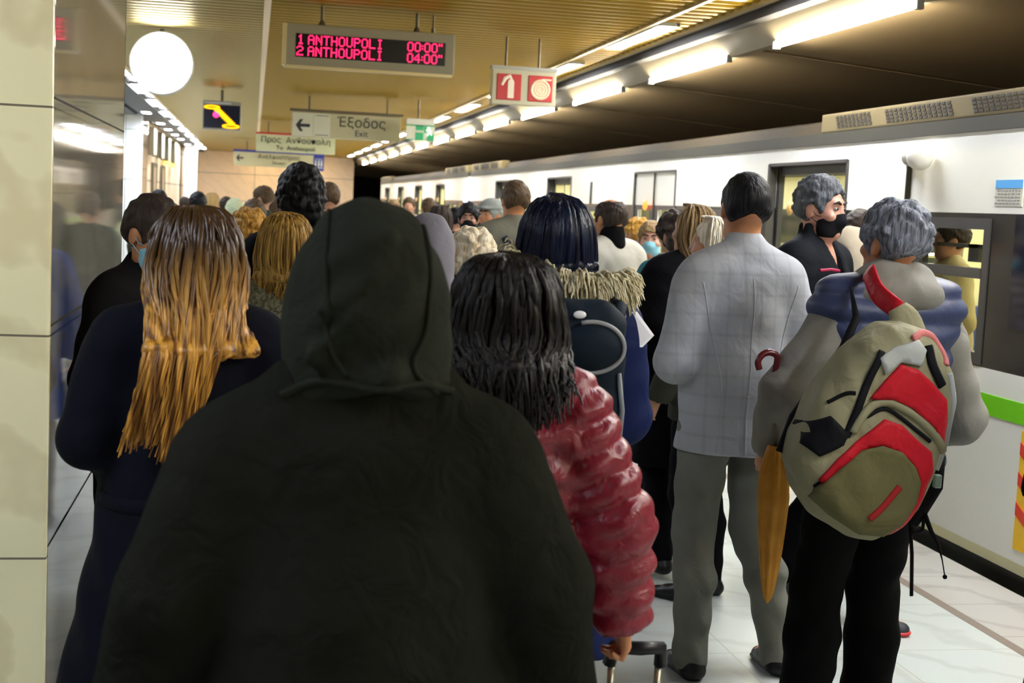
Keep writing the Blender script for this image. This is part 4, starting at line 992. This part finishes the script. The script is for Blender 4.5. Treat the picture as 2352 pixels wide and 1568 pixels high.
g = Sdf((-.2, -.25, .0), (.2, .1, .6), .006); g.ell((.01, -.080, .372), (.078, .042, .058), k=.01); obj('front_pocket', g.mesh('front_pocket'), M_bp, mb)
bm = bmesh.new(); add_tube(bm, [(.01+.080*math.cos(q), -.092, .372+.060*math.sin(q)) for q in np.linspace(-2.6, 1.9, 30)], .006, 6); obj('zip_piping', bm, mat('piping_grey', (.22, .23, .24), rough=.5), t, smooth=True)
bm = bmesh.new(); add_ball(bm, (-.02, -.086, .448), .012, (1.3, .4, .8), 12); obj('round_badge', bm, mat('badge_silver', (.7, .72, .75), rough=.3), t, smooth=True)
bm = bmesh.new(); add_tube(bm, [(-.08, -.05, .42), (-.11, .02, .47), (-.11, .10, .47)], .016, 8, .4); obj('shoulder_strap', bm, M_bp, t, smooth=True)
bm = bmesh.new(); add_tube(bm, [(.08, -.05, .42), (.11, .02, .47), (.11, .10, .47)], .016, 8, .4); obj('shoulder_strap', bm, M_bp, t, smooth=True)
bm = bmesh.new(); add_tube(bm, [(.085, -.075, .31), (.100, -.070, .22), (.095, -.070, .12)], .006, 6); obj('side_strap', bm, mat('piping_grey2', (.16, .18, .20), rough=.5), t, smooth=True)
pp = [at(u, v, 3.42) for u, v in ((1441, 722), (1455, 715), (1495, 770), (1468, 797))]
t = bmesh.new(); vs = [t.verts.new(p) for p in pp]; t.faces.new(vs); r = bmesh.ops.extrude_face_region(t, geom=t.faces[:]); bmesh.ops.translate(t, vec=(.01, .003, 0), verts=[v for v in r['geom'] if isinstance(v, bmesh.types.BMVert)])
tag(obj('paper_sheet', t, mat('paper_white', (.85, .86, .95), rough=.7)), 'folded white paper held beside the deep blue coat', 'paper')

# ------------------------------------------------------------------ K: pale grey blazer
def plaid(name, c, c2):
    m = cloth(name, c, var=(c[0]*1.15, c[1]*1.15, c[2]*1.15), vs=6); nt = m.node_tree; b = nt.nodes['Principled BSDF']; L = nt.links.new; N = nt.nodes.new
    tc = [q for q in nt.nodes if q.type == 'TEX_COORD'][0]; src = b.inputs['Base Color'].links[0].from_socket
    for d, sc in (('X', 5.5), ('Z', 4.5)):
        w_ = N('ShaderNodeTexWave'); w_.bands_direction = d; w_.inputs['Scale'].default_value = sc; L(tc.outputs['Object'], w_.inputs['Vector'])
        r = N('ShaderNodeValToRGB'); r.color_ramp.elements[0].position = .86; r.color_ramp.elements[0].color = (0, 0, 0, 1); r.color_ramp.elements[1].color = (.16, .16, .16, 1); L(w_.outputs['Fac'], r.inputs['Fac'])
        mx = N('ShaderNodeMixRGB'); mx.inputs[2].default_value = (*c2, 1); L(r.outputs[0], mx.inputs[0]); L(src, mx.inputs[1]); src = mx.outputs[0]
    L(src, b.inputs['Base Color']); return m
C_blz = plaid('grey_check_wool', (.36, .375, .40), (.17, .16, .14)); C_grey = cloth('grey_green_denim', (.145, .150, .125), var=(.19, .19, .165), vs=4)
k_ = Fig('tall man with short black hair in a pale grey checked blazer and grey trousers', 1.675, 4.6, .05, top=1.765, w=.98, dz=.025, res=.009, skin=SKIN2, head=(-.12, .0, 0),
         arms={'L': ((-.235, -.04, 1.11), (-.14, .18, 1.11)), 'R': ((.27, -.03, 1.15), (.27, .08, .90))}, legs={'L': ((-.105, .03, .50), (-.115, -.04, .085)), 'R': ((.12, .05, .50), (.215, -.03, .085))})
k_.body(); k_.trousers(C_grey, t=.020, fold=.005, seed=2.4); k_.shoes(res=.006)
jk = k_.jacket(C_blz, t=.026, hem=.80, cuff=-.005, fold=.003, ff=.8, seed=5.2, collar='shirt', flare=.012)
obj('centre_vent', drape([jk], [(-.01, .80), (-.012, .90), (-.008, 1.02)], .0035), C_blz, k_.root, smooth=True)
obj('back_seam', drape([jk], [(-.008, 1.02), (0, 1.2), (0, 1.42)], .0022), C_blz, k_.root, smooth=True)
for sg in (-1, 1): obj('side_seam', drape([jk], [(sg*.11, .82), (sg*.10, 1.05), (sg*.14, 1.25), (sg*.175, 1.40)], .0028), C_blz, k_.root, smooth=True)
k_.hair_short(H_blk, t=.008, nape=1.578, fold=.0015)

# ------------------------------------------------------------------ L: man with black mask
C_blk3 = cloth('black_jacket', (.006, .007, .010)); C_teal = cloth('navy_shoulder', (.008, .035, .075))
l_ = Fig('grey haired man in a black face mask in front of the open train door', 2.29, 5.4, -2.45, top=1.785, res=.009, skin=SKIN3, head=(.0, -.05, 0),
         legs={'R': ((.05, .26, .52), (.03, .34, .085)), 'L': ((-.10, .05, .50), (-.12, -.12, .085))})
l_.body(res=.008); l_.face((.03, .02, .02)); l_.mask(M_maskb, True); l_.hair_short(H_greyblk, t=.008, curly=.009, n=200, top=.012, front=.088, fz=.112); l_.trousers(BLACK); l_.shoes(mat('sneaker_navy', (.015, .018, .025), rough=.6), mat('red_sole', (.50, .02, .03), rough=.5), .006)
jl = l_.jacket(C_blk3, t=.028, hem=.86, seed=3.3, extra=lambda g: (g.cap((-.05, -.03, 1.49), (-.065, -.01, 1.565), .030, .020, k=.02), g.cap((.05, -.03, 1.49), (.065, -.01, 1.565), .030, .020, k=.02), g.cap((0, -.06, 1.49), (0, -.065, 1.565), .035, .022, k=.03), g.cap((0, .12, 1.36), (0, .06, 1.50), .012, .040, op='-', k=.01)))
bm = bmesh.new(); P = l_.xf(np.array([(.06, .135, 1.40), (.11, .125, 1.405), (.155, .10, 1.40)])); add_tube(bm, [tuple(p) for p in P], .006, 6); obj('pink_piping', bm, mat('pink_piping', (.35, .01, .06), rough=.5), jl)

# ------------------------------------------------------------------ M: man with backpack
C_knit = cloth('grey_knit', (.23, .22, .195), bump=.5, bs=8); C_knit2 = cloth('grey_hood_knit', (.17, .165, .145), bump=.5, bs=8); C_vest = cloth('navy_puffer_vest', (.035, .048, .115), rough=.5, bump=.25, spec=.4)
H_grey = hair_mat('hair_grey_curly', (.06, .065, .075), (.26, .29, .36), .6)
m_ = Fig('curly grey haired man in a grey hooded sweater and navy quilted vest', 1.905, 4.0, .12, top=1.665, w=1.12, res=.009, skin=SKIN2, lean=(.025, 0), head=(.25, .05, 0),
         arms={'L': ((-.355, -.02, 1.16), (-.345, .07, .975)), 'R': ((.30, -.05, 1.07), (.25, .17, .98))}, legs={'L': ((-.15, .02, .50), (-.19, -.03, .085)), 'R': ((.07, .03, .50), (.05, -.02, .085))})
m_.body(hands=(.75, .5), res=.006, grips=((.0, .35, -.9), None))
C_tr = cloth('black_trousers', (.003, .003, .0035), bump=.5, bs=5)
m_.trousers(C_tr, t=.030, fold=.004, seed=1.1, flare=.012); m_.shoes()
sw = m_.jacket(C_knit, t=.024, hem=.93, cuff=.0, fold=.005, ff=.9, seed=6.1, r=1.12, extra=lambda g: (g.ell((.0, -.085, 1.485), (.15, .085, .070), k=.04), g.cap((-.09, -.02, 1.51), (.10, -.02, 1.51), .055, k=.03), g.cap((-.055, -.045, 1.535), (.06, -.045, 1.53), .058, k=.03)), name='sweater')
ve = m_.jacket(C_vest, t=.062, hem=.92, q=(.082, .016), fold=.003, sleeves=False, name='quilted_vest', res=.009)
m_.hair_short(H_grey, t=.017, curly=.017, nape=1.575, fold=.002, top=.008)

def Pk(pts, Y=3.62):      # outline measured in the photograph, at the pack's own depth, relative to the pack's root
    out = []
    for u, v in pts:
        p = at(u, v, Y); out.append((p[0]-1.765, p[2]-.70))
    return out
def cr(pts): return Pk([(1740+a/2.24, 560+b/2.24) for a, b in pts])
t = thing('sports_backpack', 'olive and red sports backpack with a black buckle hanging across the navy vest', 'backpack', (1.755, 3.61, .70))
M_ol = cloth('khaki_nylon', (.24, .225, .135), rough=.6, bump=.3, bs=16); M_ol2 = cloth('olive_pocket', (.115, .105, .045), rough=.65, bump=.4, bs=12); M_rdn = cloth('red_nylon', (.46, .012, .022), rough=.5, bump=.35, bs=12)
M_rdp = cloth('faded_red_trim', (.50, .16, .15), rough=.6); M_bk = cloth('black_webbing', (.006, .006, .008), rough=.7); M_silv = cloth('silver_nylon', (.36, .38, .36), rough=.5)
outl = cr([(640, 400), (740, 395), (830, 440), (900, 520), (955, 640), (970, 760), (945, 900), (900, 1050), (850, 1200), (780, 1340), (690, 1440), (560, 1495), (420, 1475), (290, 1380), (190, 1240), (150, 1100), (185, 960), (260, 800), (370, 640), (500, 490)])
g = Sdf((-.36, -.28, -.08), (.36, .22, .75), .007); sdf_prism(g, outl, -.01, .115, .085, k=.02); g.fold(.004, .9, 2.)
mc = obj('main_compartment', g.mesh('main_compartment'), M_ol, t)
def patch(name, pts, m, th, par=mc): return obj(name, drape_patch([mc] if par is mc else [mc, par], cr(pts), th, .012), m, par, smooth=True)
def line(name, pts, r, m, par=mc, flat=.6, on=None): return obj(name, drape([mc]+(on or []), cr(pts), r, off=.002, flat=flat, start=-1), m, par, smooth=True)
rp = patch('red_panel', [(490, 760), (560, 670), (640, 590), (720, 615), (800, 690), (866, 765), (878, 900), (866, 1005), (800, 900), (700, 810), (600, 765), (520, 765)], M_rdn, .010)
lp_ = patch('lower_red_panel', [(240, 1165), (330, 1055), (470, 930), (560, 862), (640, 890), (710, 960), (792, 1025), (802, 1130), (772, 1190), (760, 1260), (700, 1370), (630, 1450), (585, 1450), (670, 1330), (715, 1240), (730, 1160), (690, 1085), (600, 1015), (530, 990), (440, 1020), (340, 1105), (252, 1185)], M_rdn, .012)
fp = patch('front_pocket', [(225, 1210), (340, 1100), (440, 1015), (540, 990), (630, 1020), (700, 1095), (725, 1170), (708, 1270), (640, 1385), (560, 1450), (440, 1440), (310, 1355), (225, 1270)], M_ol2, .024)
line('black_piping', [(228, 1205), (330, 1100), (430, 1010), (540, 985), (640, 1018), (712, 1100), (730, 1175)], .006, M_bk, on=[fp])
line('zipper_band', [(400, 930), (470, 820), (560, 775), (640, 800), (740, 870), (830, 960), (868, 1030)], .013, M_ol, flat=.7, on=[rp])
line('black_zipper', [(470, 850), (560, 812), (640, 855), (720, 920), (790, 975)], .006, M_bk, on=[rp])
line('red_stripe', [(618, 1190), (540, 1280), (470, 1350)], .010, cloth('dark_red_stripe', (.30, .02, .02)), on=[fp], flat=.4)
line('faded_red_trim', [(712, 470), (780, 445), (850, 480), (890, 560), (885, 600)], .012, M_rdp, flat=.5)
line('black_gap', [(785, 500), (800, 600), (850, 700)], .014, M_bk, flat=.4)
patch('silver_panel', [(540, 560), (620, 505), (740, 470), (770, 520), (740, 600), (640, 580), (560, 640)], M_silv, .008)
line('dark_strap', [(560, 530), (480, 680), (400, 880), (370, 950)], .012, M_bk, flat=.4)
line('dark_strap', [(300, 790), (380, 740), (420, 735)], .006, M_bk)
line('side_piping', [(900, 640), (915, 800), (890, 960), (830, 1120)], .010, M_silv, flat=.4)
patch('mesh_pocket', [(205, 900), (300, 850), (375, 935), (350, 990), (240, 1050), (180, 1000)], M_bk, .012)
o1 = Pk([(2003, 630)], 3.86)[0]; o2 = Pk([(2035, 690)], 3.74)[0]; o3 = Pk([(2066, 742)], 3.68)[0]
bm = bmesh.new(); add_tube(bm, [tuple(p) for p in spline([(o1[0]+.035, .33, o1[1]-.012), (o1[0], .25, o1[1]+.004), (o2[0]-.012, .14, o2[1]+.02), (o2[0]+.004, .04, o2[1]-.02)], 12)], .029, 12, .30); obj('shoulder_strap', bm, M_rdn, t, smooth=True)
bm = bmesh.new(); add_tube(bm, [tuple(p) for p in spline([(o2[0]+.0, .035, o2[1]-.012), (o3[0], .02, o3[1]+.01), (o3[0]+.005, .0, o3[1]-.07)], 9)], [.030+.005*i for i in range(9)], 12, .40); obj('strap_base', bm, M_ol, t, smooth=True)
q = [(Pk([(u, v)], Y)[0], Y-3.61) for u, v, Y in ((1962, 660, 3.83), (1974, 730, 3.78), (1945, 800, 3.72), (1890, 880, 3.67), (1835, 960, 3.64), (1805, 1040, 3.64))]
bm = bmesh.new(); add_tube(bm, [(x, y, z) for (x, z), y in q], [.004, .012, .014, .018, .02, .02], 8, .5); obj('black_band', bm, M_bk, t, smooth=True)  # black band running between the sleeve and the pack
q = [Pk([p], 3.68)[0] for p in ((2150, 1040), (2140, 1110), (2105, 1160), (2085, 1195))]
bm = bmesh.new(); add_tube(bm, [(x, .03, z) for x, z in q], [.020, .026, .030, .024], 8, .5); bk = obj('hip_belt', bm, M_bk, t, smooth=True)
q = [Pk([p], 3.66)[0] for p in ((2138, 1080), (2130, 1110))]; bm = bmesh.new(); add_box(bm, q[0][0]-.010, q[0][0]+.010, -.02, .0, q[1][1], q[0][1]); bevel(bm, .003, 1); obj('buckle', bm, mat('buckle_pale', (.3, .42, .38), rough=.3), bk)
q = [Pk([p], 3.66)[0] for p in ((2120, 1175), (2135, 1215), (2152, 1245), (2160, 1280), (2166, 1318))]
bm = bmesh.new(); add_tube(bm, [(x, .02, z) for x, z in q], [.008, .007, .005, .002, .002], 6, .6); add_ball(bm, (q[-1][0], .02, q[-1][1]), .007, n=8); obj('dangling_webbing', bm, M_bk, t, smooth=True)
q = [Pk([p], 3.66)[0] for p in ((2088, 1195), (2095, 1218), (2115, 1212), (2118, 1185))]
bm = bmesh.new(); add_tube(bm, [(x, .02, z) for x, z in q], .006, 6, .6); obj('webbing_loop', bm, M_bk, t, smooth=True)
q = [Pk([p], 3.70)[0] for p in ((2075, 1180), (2080, 1260), (2079, 1355))]
bm = bmesh.new(); add_tube(bm, [(x, .03, z) for x, z in q], .006, 6, .5); obj('dangling_webbing', bm, M_bk, t, smooth=True)

# umbrella in his left hand
M_umb = cloth('amber_umbrella_fabric', (.62, .30, .055), rough=.5, var=(.50, .22, .03), vs=14, bump=.3, bs=10); M_hook = mat('maroon_handle', (.10, .008, .012), rough=.3)
top, mid_, tip = at(1775, 860, 3.93), at(1783, 1030, 3.93), at(1762, 1385, 3.93)
t = thing('folded_umbrella', 'closed amber umbrella with a curved dark red handle held beside the black trousers', 'umbrella', tuple(tip))
def rel(p): return tuple(np.array(p)-tip)
ax = _n(tip-mid_)
P = np.array([mid_+(tip-mid_)*s_ for s_ in np.linspace(-.02, 1, 26)]); V = []; F = []; n = 28
for i, p in enumerate(P):
    s_ = i/25; r = (.022+.021*math.sin(min(1, s_*4)*PI/2)) if s_ < .3 else .043*(1-(s_-.3)/.7)**.5+.002
    for k in range(n):
        a_ = k*2*PI/n; rr = r*(1+.16*math.cos(a_*7+s_*2.2)); V.append(rel(p+np.array([rr*math.cos(a_), rr*math.sin(a_), 0])))
for i in range(25):
    for k in range(n): F.append((i*n+k, i*n+(k+1) % n, (i+1)*n+(k+1) % n, (i+1)*n+k))
me = np_mesh('canopy', np.array(V), np.array(F)); obj('canopy', me, M_umb, t)
bm = bmesh.new(); add_tube(bm, [rel(mid_+ax*.02), rel(top)], .006, 8); obj('shaft', bm, M_rod, t, smooth=True)
hk = [at(u, v, 3.93) for u, v in ((1775, 870), (1783, 840), (1785, 818), (1770, 809), (1752, 814), (1741, 830), (1744, 848))]
bm = bmesh.new(); add_tube(bm, [rel(p) for p in spline(hk, 22)], .0105, 8); obj('curved_handle', bm, M_hook, t, smooth=True)
# ------------------------------------------------------------------ people further away
def simple(label, u, v, Y, yaw, hair, hm, jm, top_off=0, jk=None, skin=SKIN, hood=None, mask=None, face=False, tr=None, res=.013, w=1., head=(0, 0, 0), arms=None, legs=None, curly=0, hfun=None, shoes=None, t=.025, hem=.84, lean=(0, 0), hk=None):
    p = at(u, v, Y); f = Fig(label, p[0], Y, yaw, top=p[2]-.012+top_off, res=res, w=w, skin=skin, head=head, arms=arms, legs=legs, lean=lean)
    f.body()
    if face: f.face()
    f.jacket(jm, t=t, hem=hem, seed=u*.01, **(jk or {})); f.trousers(tr or BLACK); 
    if shoes: f.shoes(*shoes)
    else: f.shoes(res=.010)
    if hair == 'short': f.hair_short(hm, curly=curly, **(hk or {}))
    elif hair == 'long': f.hair_flow(hm, hfun or (lambda q: (-.10+.20*q, -.11-.03*math.sin(PI*q), 1.36)), n=170, seed=int(u), vol=.018, r0=.006)
    elif hair == 'hood': f.hood_up(hm)
    if mask: f.mask(mask)
    return f
C_olive = cloth('grey_olive_jacket', (.13, .125, .095)); C_lgrey = cloth('light_grey_wool', (.42, .40, .34), bump=.4, bs=6); C_pale = cloth('pale_pink_puffer', (.52, .42, .34), rough=.5); C_tealc = cloth('teal_jacket', (.03, .16, .20), rough=.6)
C_beige = cloth('beige_hood', (.42, .36, .27)); C_lav = cloth('lavender_grey', (.19, .18, .21)); C_red = cloth('red_scarf', (.50, .02, .02)); C_gcap = cloth('grey_cap', (.26, .28, .26)); C_dol = cloth('dark_olive', (.04, .04, .03))
H_br = hair_mat('hair_brown', (.045, .028, .014), (.10, .06, .03)); H_wh = hair_mat('hair_white_blond', (.55, .42, .24), (.85, .80, .66)); H_lbr = hair_mat('hair_light_brown', (.14, .09, .04), (.28, .18, .08)); H_pla = hair_mat('hair_platinum', (.55, .48, .34), (.80, .74, .62))

simple('man with cropped brown hair far down the platform right of the big curly black hair', 757, 420, 11, 0, 'short', H_br, C_dol)
simple('person in a lavender grey raised hood just right of the charcoal hood', 985, 470, 5.0, .1, 'hood', C_lav, C_lav, top_off=-.05)
n_ = simple('man with cropped dark hair in a grey olive jacket with a dark back strap', 1185, 416, 8.5, .1, 'short', H_br, C_olive, jk={'collar': 'shirt'}, skin=SKIN2, w=1.1, res=.011)
obj('dark_strap', drape([o for o in n_.root.children if o.name.startswith('jacket')], [(-.09, 1.44), (-.02, 1.33), (.07, 1.20), (.12, 1.10)], .022, flat=.3), cloth('strap_dark', (.02, .025, .03)), n_.root, smooth=True)
o_ = simple('balding man in a light grey wool coat with a black collar turned to the left', 1402, 455, 7.5, .55, 'short', H_dkbr, C_lgrey, jk={'extra': lambda g: g.cap((0, -.03, 1.49), (0, -.02, 1.52), .06, k=.03)}, skin=SKIN2, w=1.15, hem=.55, t=.04, res=.011, hk={'bald': True, 't': .010})
g = Sdf((-.15, -.15, 1.42), (.15, .15, 1.62), .009); g.cap((0, -.02, 1.50), (0, -.02, 1.56), .088, .080, k=.02); g.cap((0, 0, 1.56), (0, 0, 1.66), .066, op='-'); o_.add('black_collar', g.mesh('black_collar', o_.xf), BLACK)
simple('woman with pale blue mask and pale pink puffer jacket facing the camera', 1497, 508, 8.0, PI-.35, 'short', H_lbr, C_pale, jk={'q': (.075, .020)}, mask=M_mask, face=True, res=.011, hk={'front': .085}, w=1.05, skin=SKIN3)
simple('woman with short curly blond hair behind the pale blue mask', 1466, 502, 9.6, .4, 'short', H_orange, BLACK, curly=.016)
q_ = simple('woman with dark curls in a teal jacket with a grey fur hood', 1556, 492, 6.9, .35, 'short', H_dkbr, C_tealc, curly=.022, w=1.05, hem=.84, res=.011, hk={'t': .02, 'nape': 1.50})
g = Sdf((-.3, -.3, 1.3), (.3, .15, 1.65), .010); g.ell((0, -.09, 1.46), (.15, .08, .07), k=.03); g.cap((-.10, -.02, 1.49), (.10, -.02, 1.49), .05, k=.03); g.fold(.010, 2.2, 1.); q_.add('fur_hood', g.mesh('fur_hood', q_.xf), M_fur and hair_mat('grey_fur', (.25, .26, .24), (.5, .52, .48), .8))
simple('woman with long brown hair in a black coat striding left of the pale grey blazer', 1596, 472, 6.05, .3, 'long', H_lbr, BLACK, hem=.52, t=.045, jk={'flare': .04}, w=1.1, head=(.3, 0, 0),
       legs={'L': ((-.12, .05, .50), (-.19, -.16, .11)), 'R': ((.10, .16, .52), (.12, .20, .085))}, arms={'L': ((-.25, -.08, 1.17), (-.22, .10, .98))}, hfun=lambda q: (-.09+.18*q, -.12, 1.30), res=.011)
s_f = simple('woman with long platinum hair and a purple scarf beside the pale grey blazer', 1642, 500, 5.55, .7, 'long', H_pla, C_dol, head=(.5, 0, 0), res=.011)
g = Sdf((-.2, -.2, 1.40), (.2, .2, 1.64), .009); g.cap((0, -.01, 1.49), (0, .0, 1.53), .085, k=.02); g.fold(.006, 2, 1.); s_f.add('scarf', g.mesh('scarf', s_f.xf), cloth('purple_scarf', (.12, .08, .22)))
simple('short person with fluffy white blond hair between the charcoal hood and the deep blue coat', 1085, 540, 5.6, 0, 'short', H_wh, C_navy, curly=.024, hk={'t': .024, 'nape': 1.50, 'top': .01}, w=.95)
u_ = simple('man in a grey cap and red scarf facing left near the open train doors', 1130, 458, 10, 2.2, 'short', C_gcap, C_olive, face=True, skin=SKIN2)
g = Sdf((-.15, -.15, 1.66), (.15, .2, 1.80), .008); g.ell((0, -.01, 1.70), (.095, .115, .075), k=.01); g.cap((-.04, .09, 1.695), (.04, .09, 1.695), .03, k=.02, sc=(1, 1.6, .35)); g.cut((0, 0, -1), -1.685); u_.add('cap', g.mesh('cap', u_.xh), C_gcap)
g = Sdf((-.2, -.2, 1.38), (.2, .2, 1.62), .010); g.cap((0, -.0, 1.46), (0, .01, 1.53), .095, .08, k=.02); u_.add('scarf', g.mesh('scarf', u_.xf), C_red)
simple('person with black fringe and a black mask facing the camera in the distance', 1078, 468, 10.5, PI-.2, 'short', H_blk, BLACK, mask=M_maskb, face=True, hk={'t': .02})
simple('person in a beige hood standing between the black masked man and the curly grey hair', 1952, 500, 6.2, .2, 'hood', C_beige, C_dol, top_off=-.06)
z_ = simple('person in a long black coat at the right edge of the platform near the camera', 2690, 450, 3.2, -.1, 'short', H_dkbr, BLACK, hem=.35, jk={'flare': .10}, res=.012)
simple('train passenger in a beige coat seen through the nearest window', 2185, 548, 6.9, 1.3, 'short', H_dkbr, cloth('mustard_beige_coat', (.50, .42, .20)), t=.04, w=1.1).root.location.z = .10
simple('train passenger in a grey jacket standing inside the open door', 1905, 470, 9.6, 1.6, 'short', H_br, C_lgrey).root.location.z = .10

# ------------------------------------------------------------------ the distant crowd: two patterns, each copied with its own clothes
def clone(src, label, u, v, Y, yaw, mats, group):
    p = at(u, v, Y); r = src.root.copy(); COL.objects.link(r); k = p[2]/src.top_m
    r.location = (p[0], Y, 0); r.rotation_euler = (0, 0, yaw); r.scale = (k, k, k); r['label'] = label; r['group'] = group
    def cp(ch, par):
        c = ch.copy(); COL.objects.link(c); c.parent = par
        for key, m in mats.items():
            if ch.name.split('.')[0] in key.split('|') and c.material_slots: c.material_slots[0].link = 'OBJECT'; c.material_slots[0].material = m
        for g_ in ch.children: cp(g_, c)
    for ch in list(src.root.children): cp(ch, r)
    return r
def proto(label, u, v, Y, yaw, hair, hm, jm):
    f = simple(label, u, v, Y, yaw, hair, hm, jm, res=.016); f.top_m = at(u, v, Y)[2]; f.root['group'] = 'distant crowd on the platform'; return f
GR = 'distant crowd on the platform'
H_tan = hair_mat('hair_tan', (.35, .22, .08), (.5, .34, .14)); C_skinhat = cloth('pale_green_hat', (.45, .50, .32)); C_blackish = cloth('dark_green_coat', (.02, .028, .02))
pm = proto('person with dark hair in front of the slim white pillar in the distance', 455, 441, 13, 0, 'short', H_blk, C_dol)
pw = proto('woman with long tan hair below the far end wall next to the slim pillar', 487, 443, 18, 0, 'long', H_tan, C_beige)
for (src, label, u, v, Y, yaw, hm, jm) in (
    (pm, 'person with a dark bun of hair just above the man in the blue surgical mask', 365, 436, 14, .2, H_blk, C_dol),
    (pm, 'dark brown haired person right of the tan haired woman at the far end', 520, 452, 16, .1, H_dkbr, C_red),
    (pm, 'person in a pale green hat in the middle of the distant crowd', 540, 456, 12, 0, C_skinhat, C_skinhat),
    (pm, 'tall bald person with pinkish head turned left in front of the peach wall', 603, 427, 13.2, 1.2, H_br, C_blackish),
    (pm, 'brown haired person in a dark green coat just below the tall bald one', 583, 458, 9.5, .3, H_br, C_blackish),
    (pm, 'small distant figure in dark clothes above the golden hair', 425, 452, 20, 0, H_dkbr, C_navy),
    (pw, 'brown haired woman half hidden behind the big curly black hair', 641, 447, 15, 0, H_br, C_beige),
    (pm, 'distant person facing the camera right of the charcoal hood at the last train car', 940, 453, 18, 3.0, H_br, C_beige),
    (pm, 'distant dark haired person in olive beside the last train car doors', 985, 455, 15, .2, H_br, C_olive),
    (pm, 'furthest person on the right by the tail of the train', 905, 458, 20, 2.8, H_lbr, C_dol),
    (pm, 'dark haired person in black directly left of the black masked face', 1046, 477, 12, .2, H_blk, BLACK),
    (pw, 'brown haired person in a dark olive coat by the lavender hood', 1012, 472, 11, .0, H_dkbr, C_dol),
    (pm, 'dark haired person between the olive jacket and the sleek black hair', 1235, 470, 12, .3, H_dkbr, C_lgrey),
    (pm, 'dark haired person partly hidden right of the sleek black hair', 1340, 480, 11, -.5, H_blk, BLACK),
    (pm, 'dark haired person in a beige top boarding behind the black masked man', 1977, 482, 6.9, -.4, H_dkbr, C_beige)):
    clone(src, label, u, v, Y, yaw, {'hair|hair_underlayer': hm, 'jacket': jm}, GR)

# blue travel bag on the platform
p = at(1525, 1045, 9.0)
t = thing('travel_bag', 'blue travel bag with a brown base on the far floor left of the grey trousers', 'bag', (p[0], 9.0, 0))
g = Sdf((-.3, -.2, -.02), (.3, .2, .35), .01); g.box((0, 0, .12), (.18, .09, .12), .05); obj('bag_body', g.mesh('bag_body'), C_blue, t)
bm = bmesh.new(); add_box(bm, -.17, .17, -.085, .085, 0, .035); bevel(bm, .01); obj('bag_base', bm, mat('brown_leather', (.15, .05, .015), rough=.5), t)
bm = bmesh.new(); add_tube(bm, [(-.09, 0, .22), (-.07, 0, .33), (.07, 0, .33), (.09, 0, .22)], .01, 6); obj('handle', bm, SHOE, t)
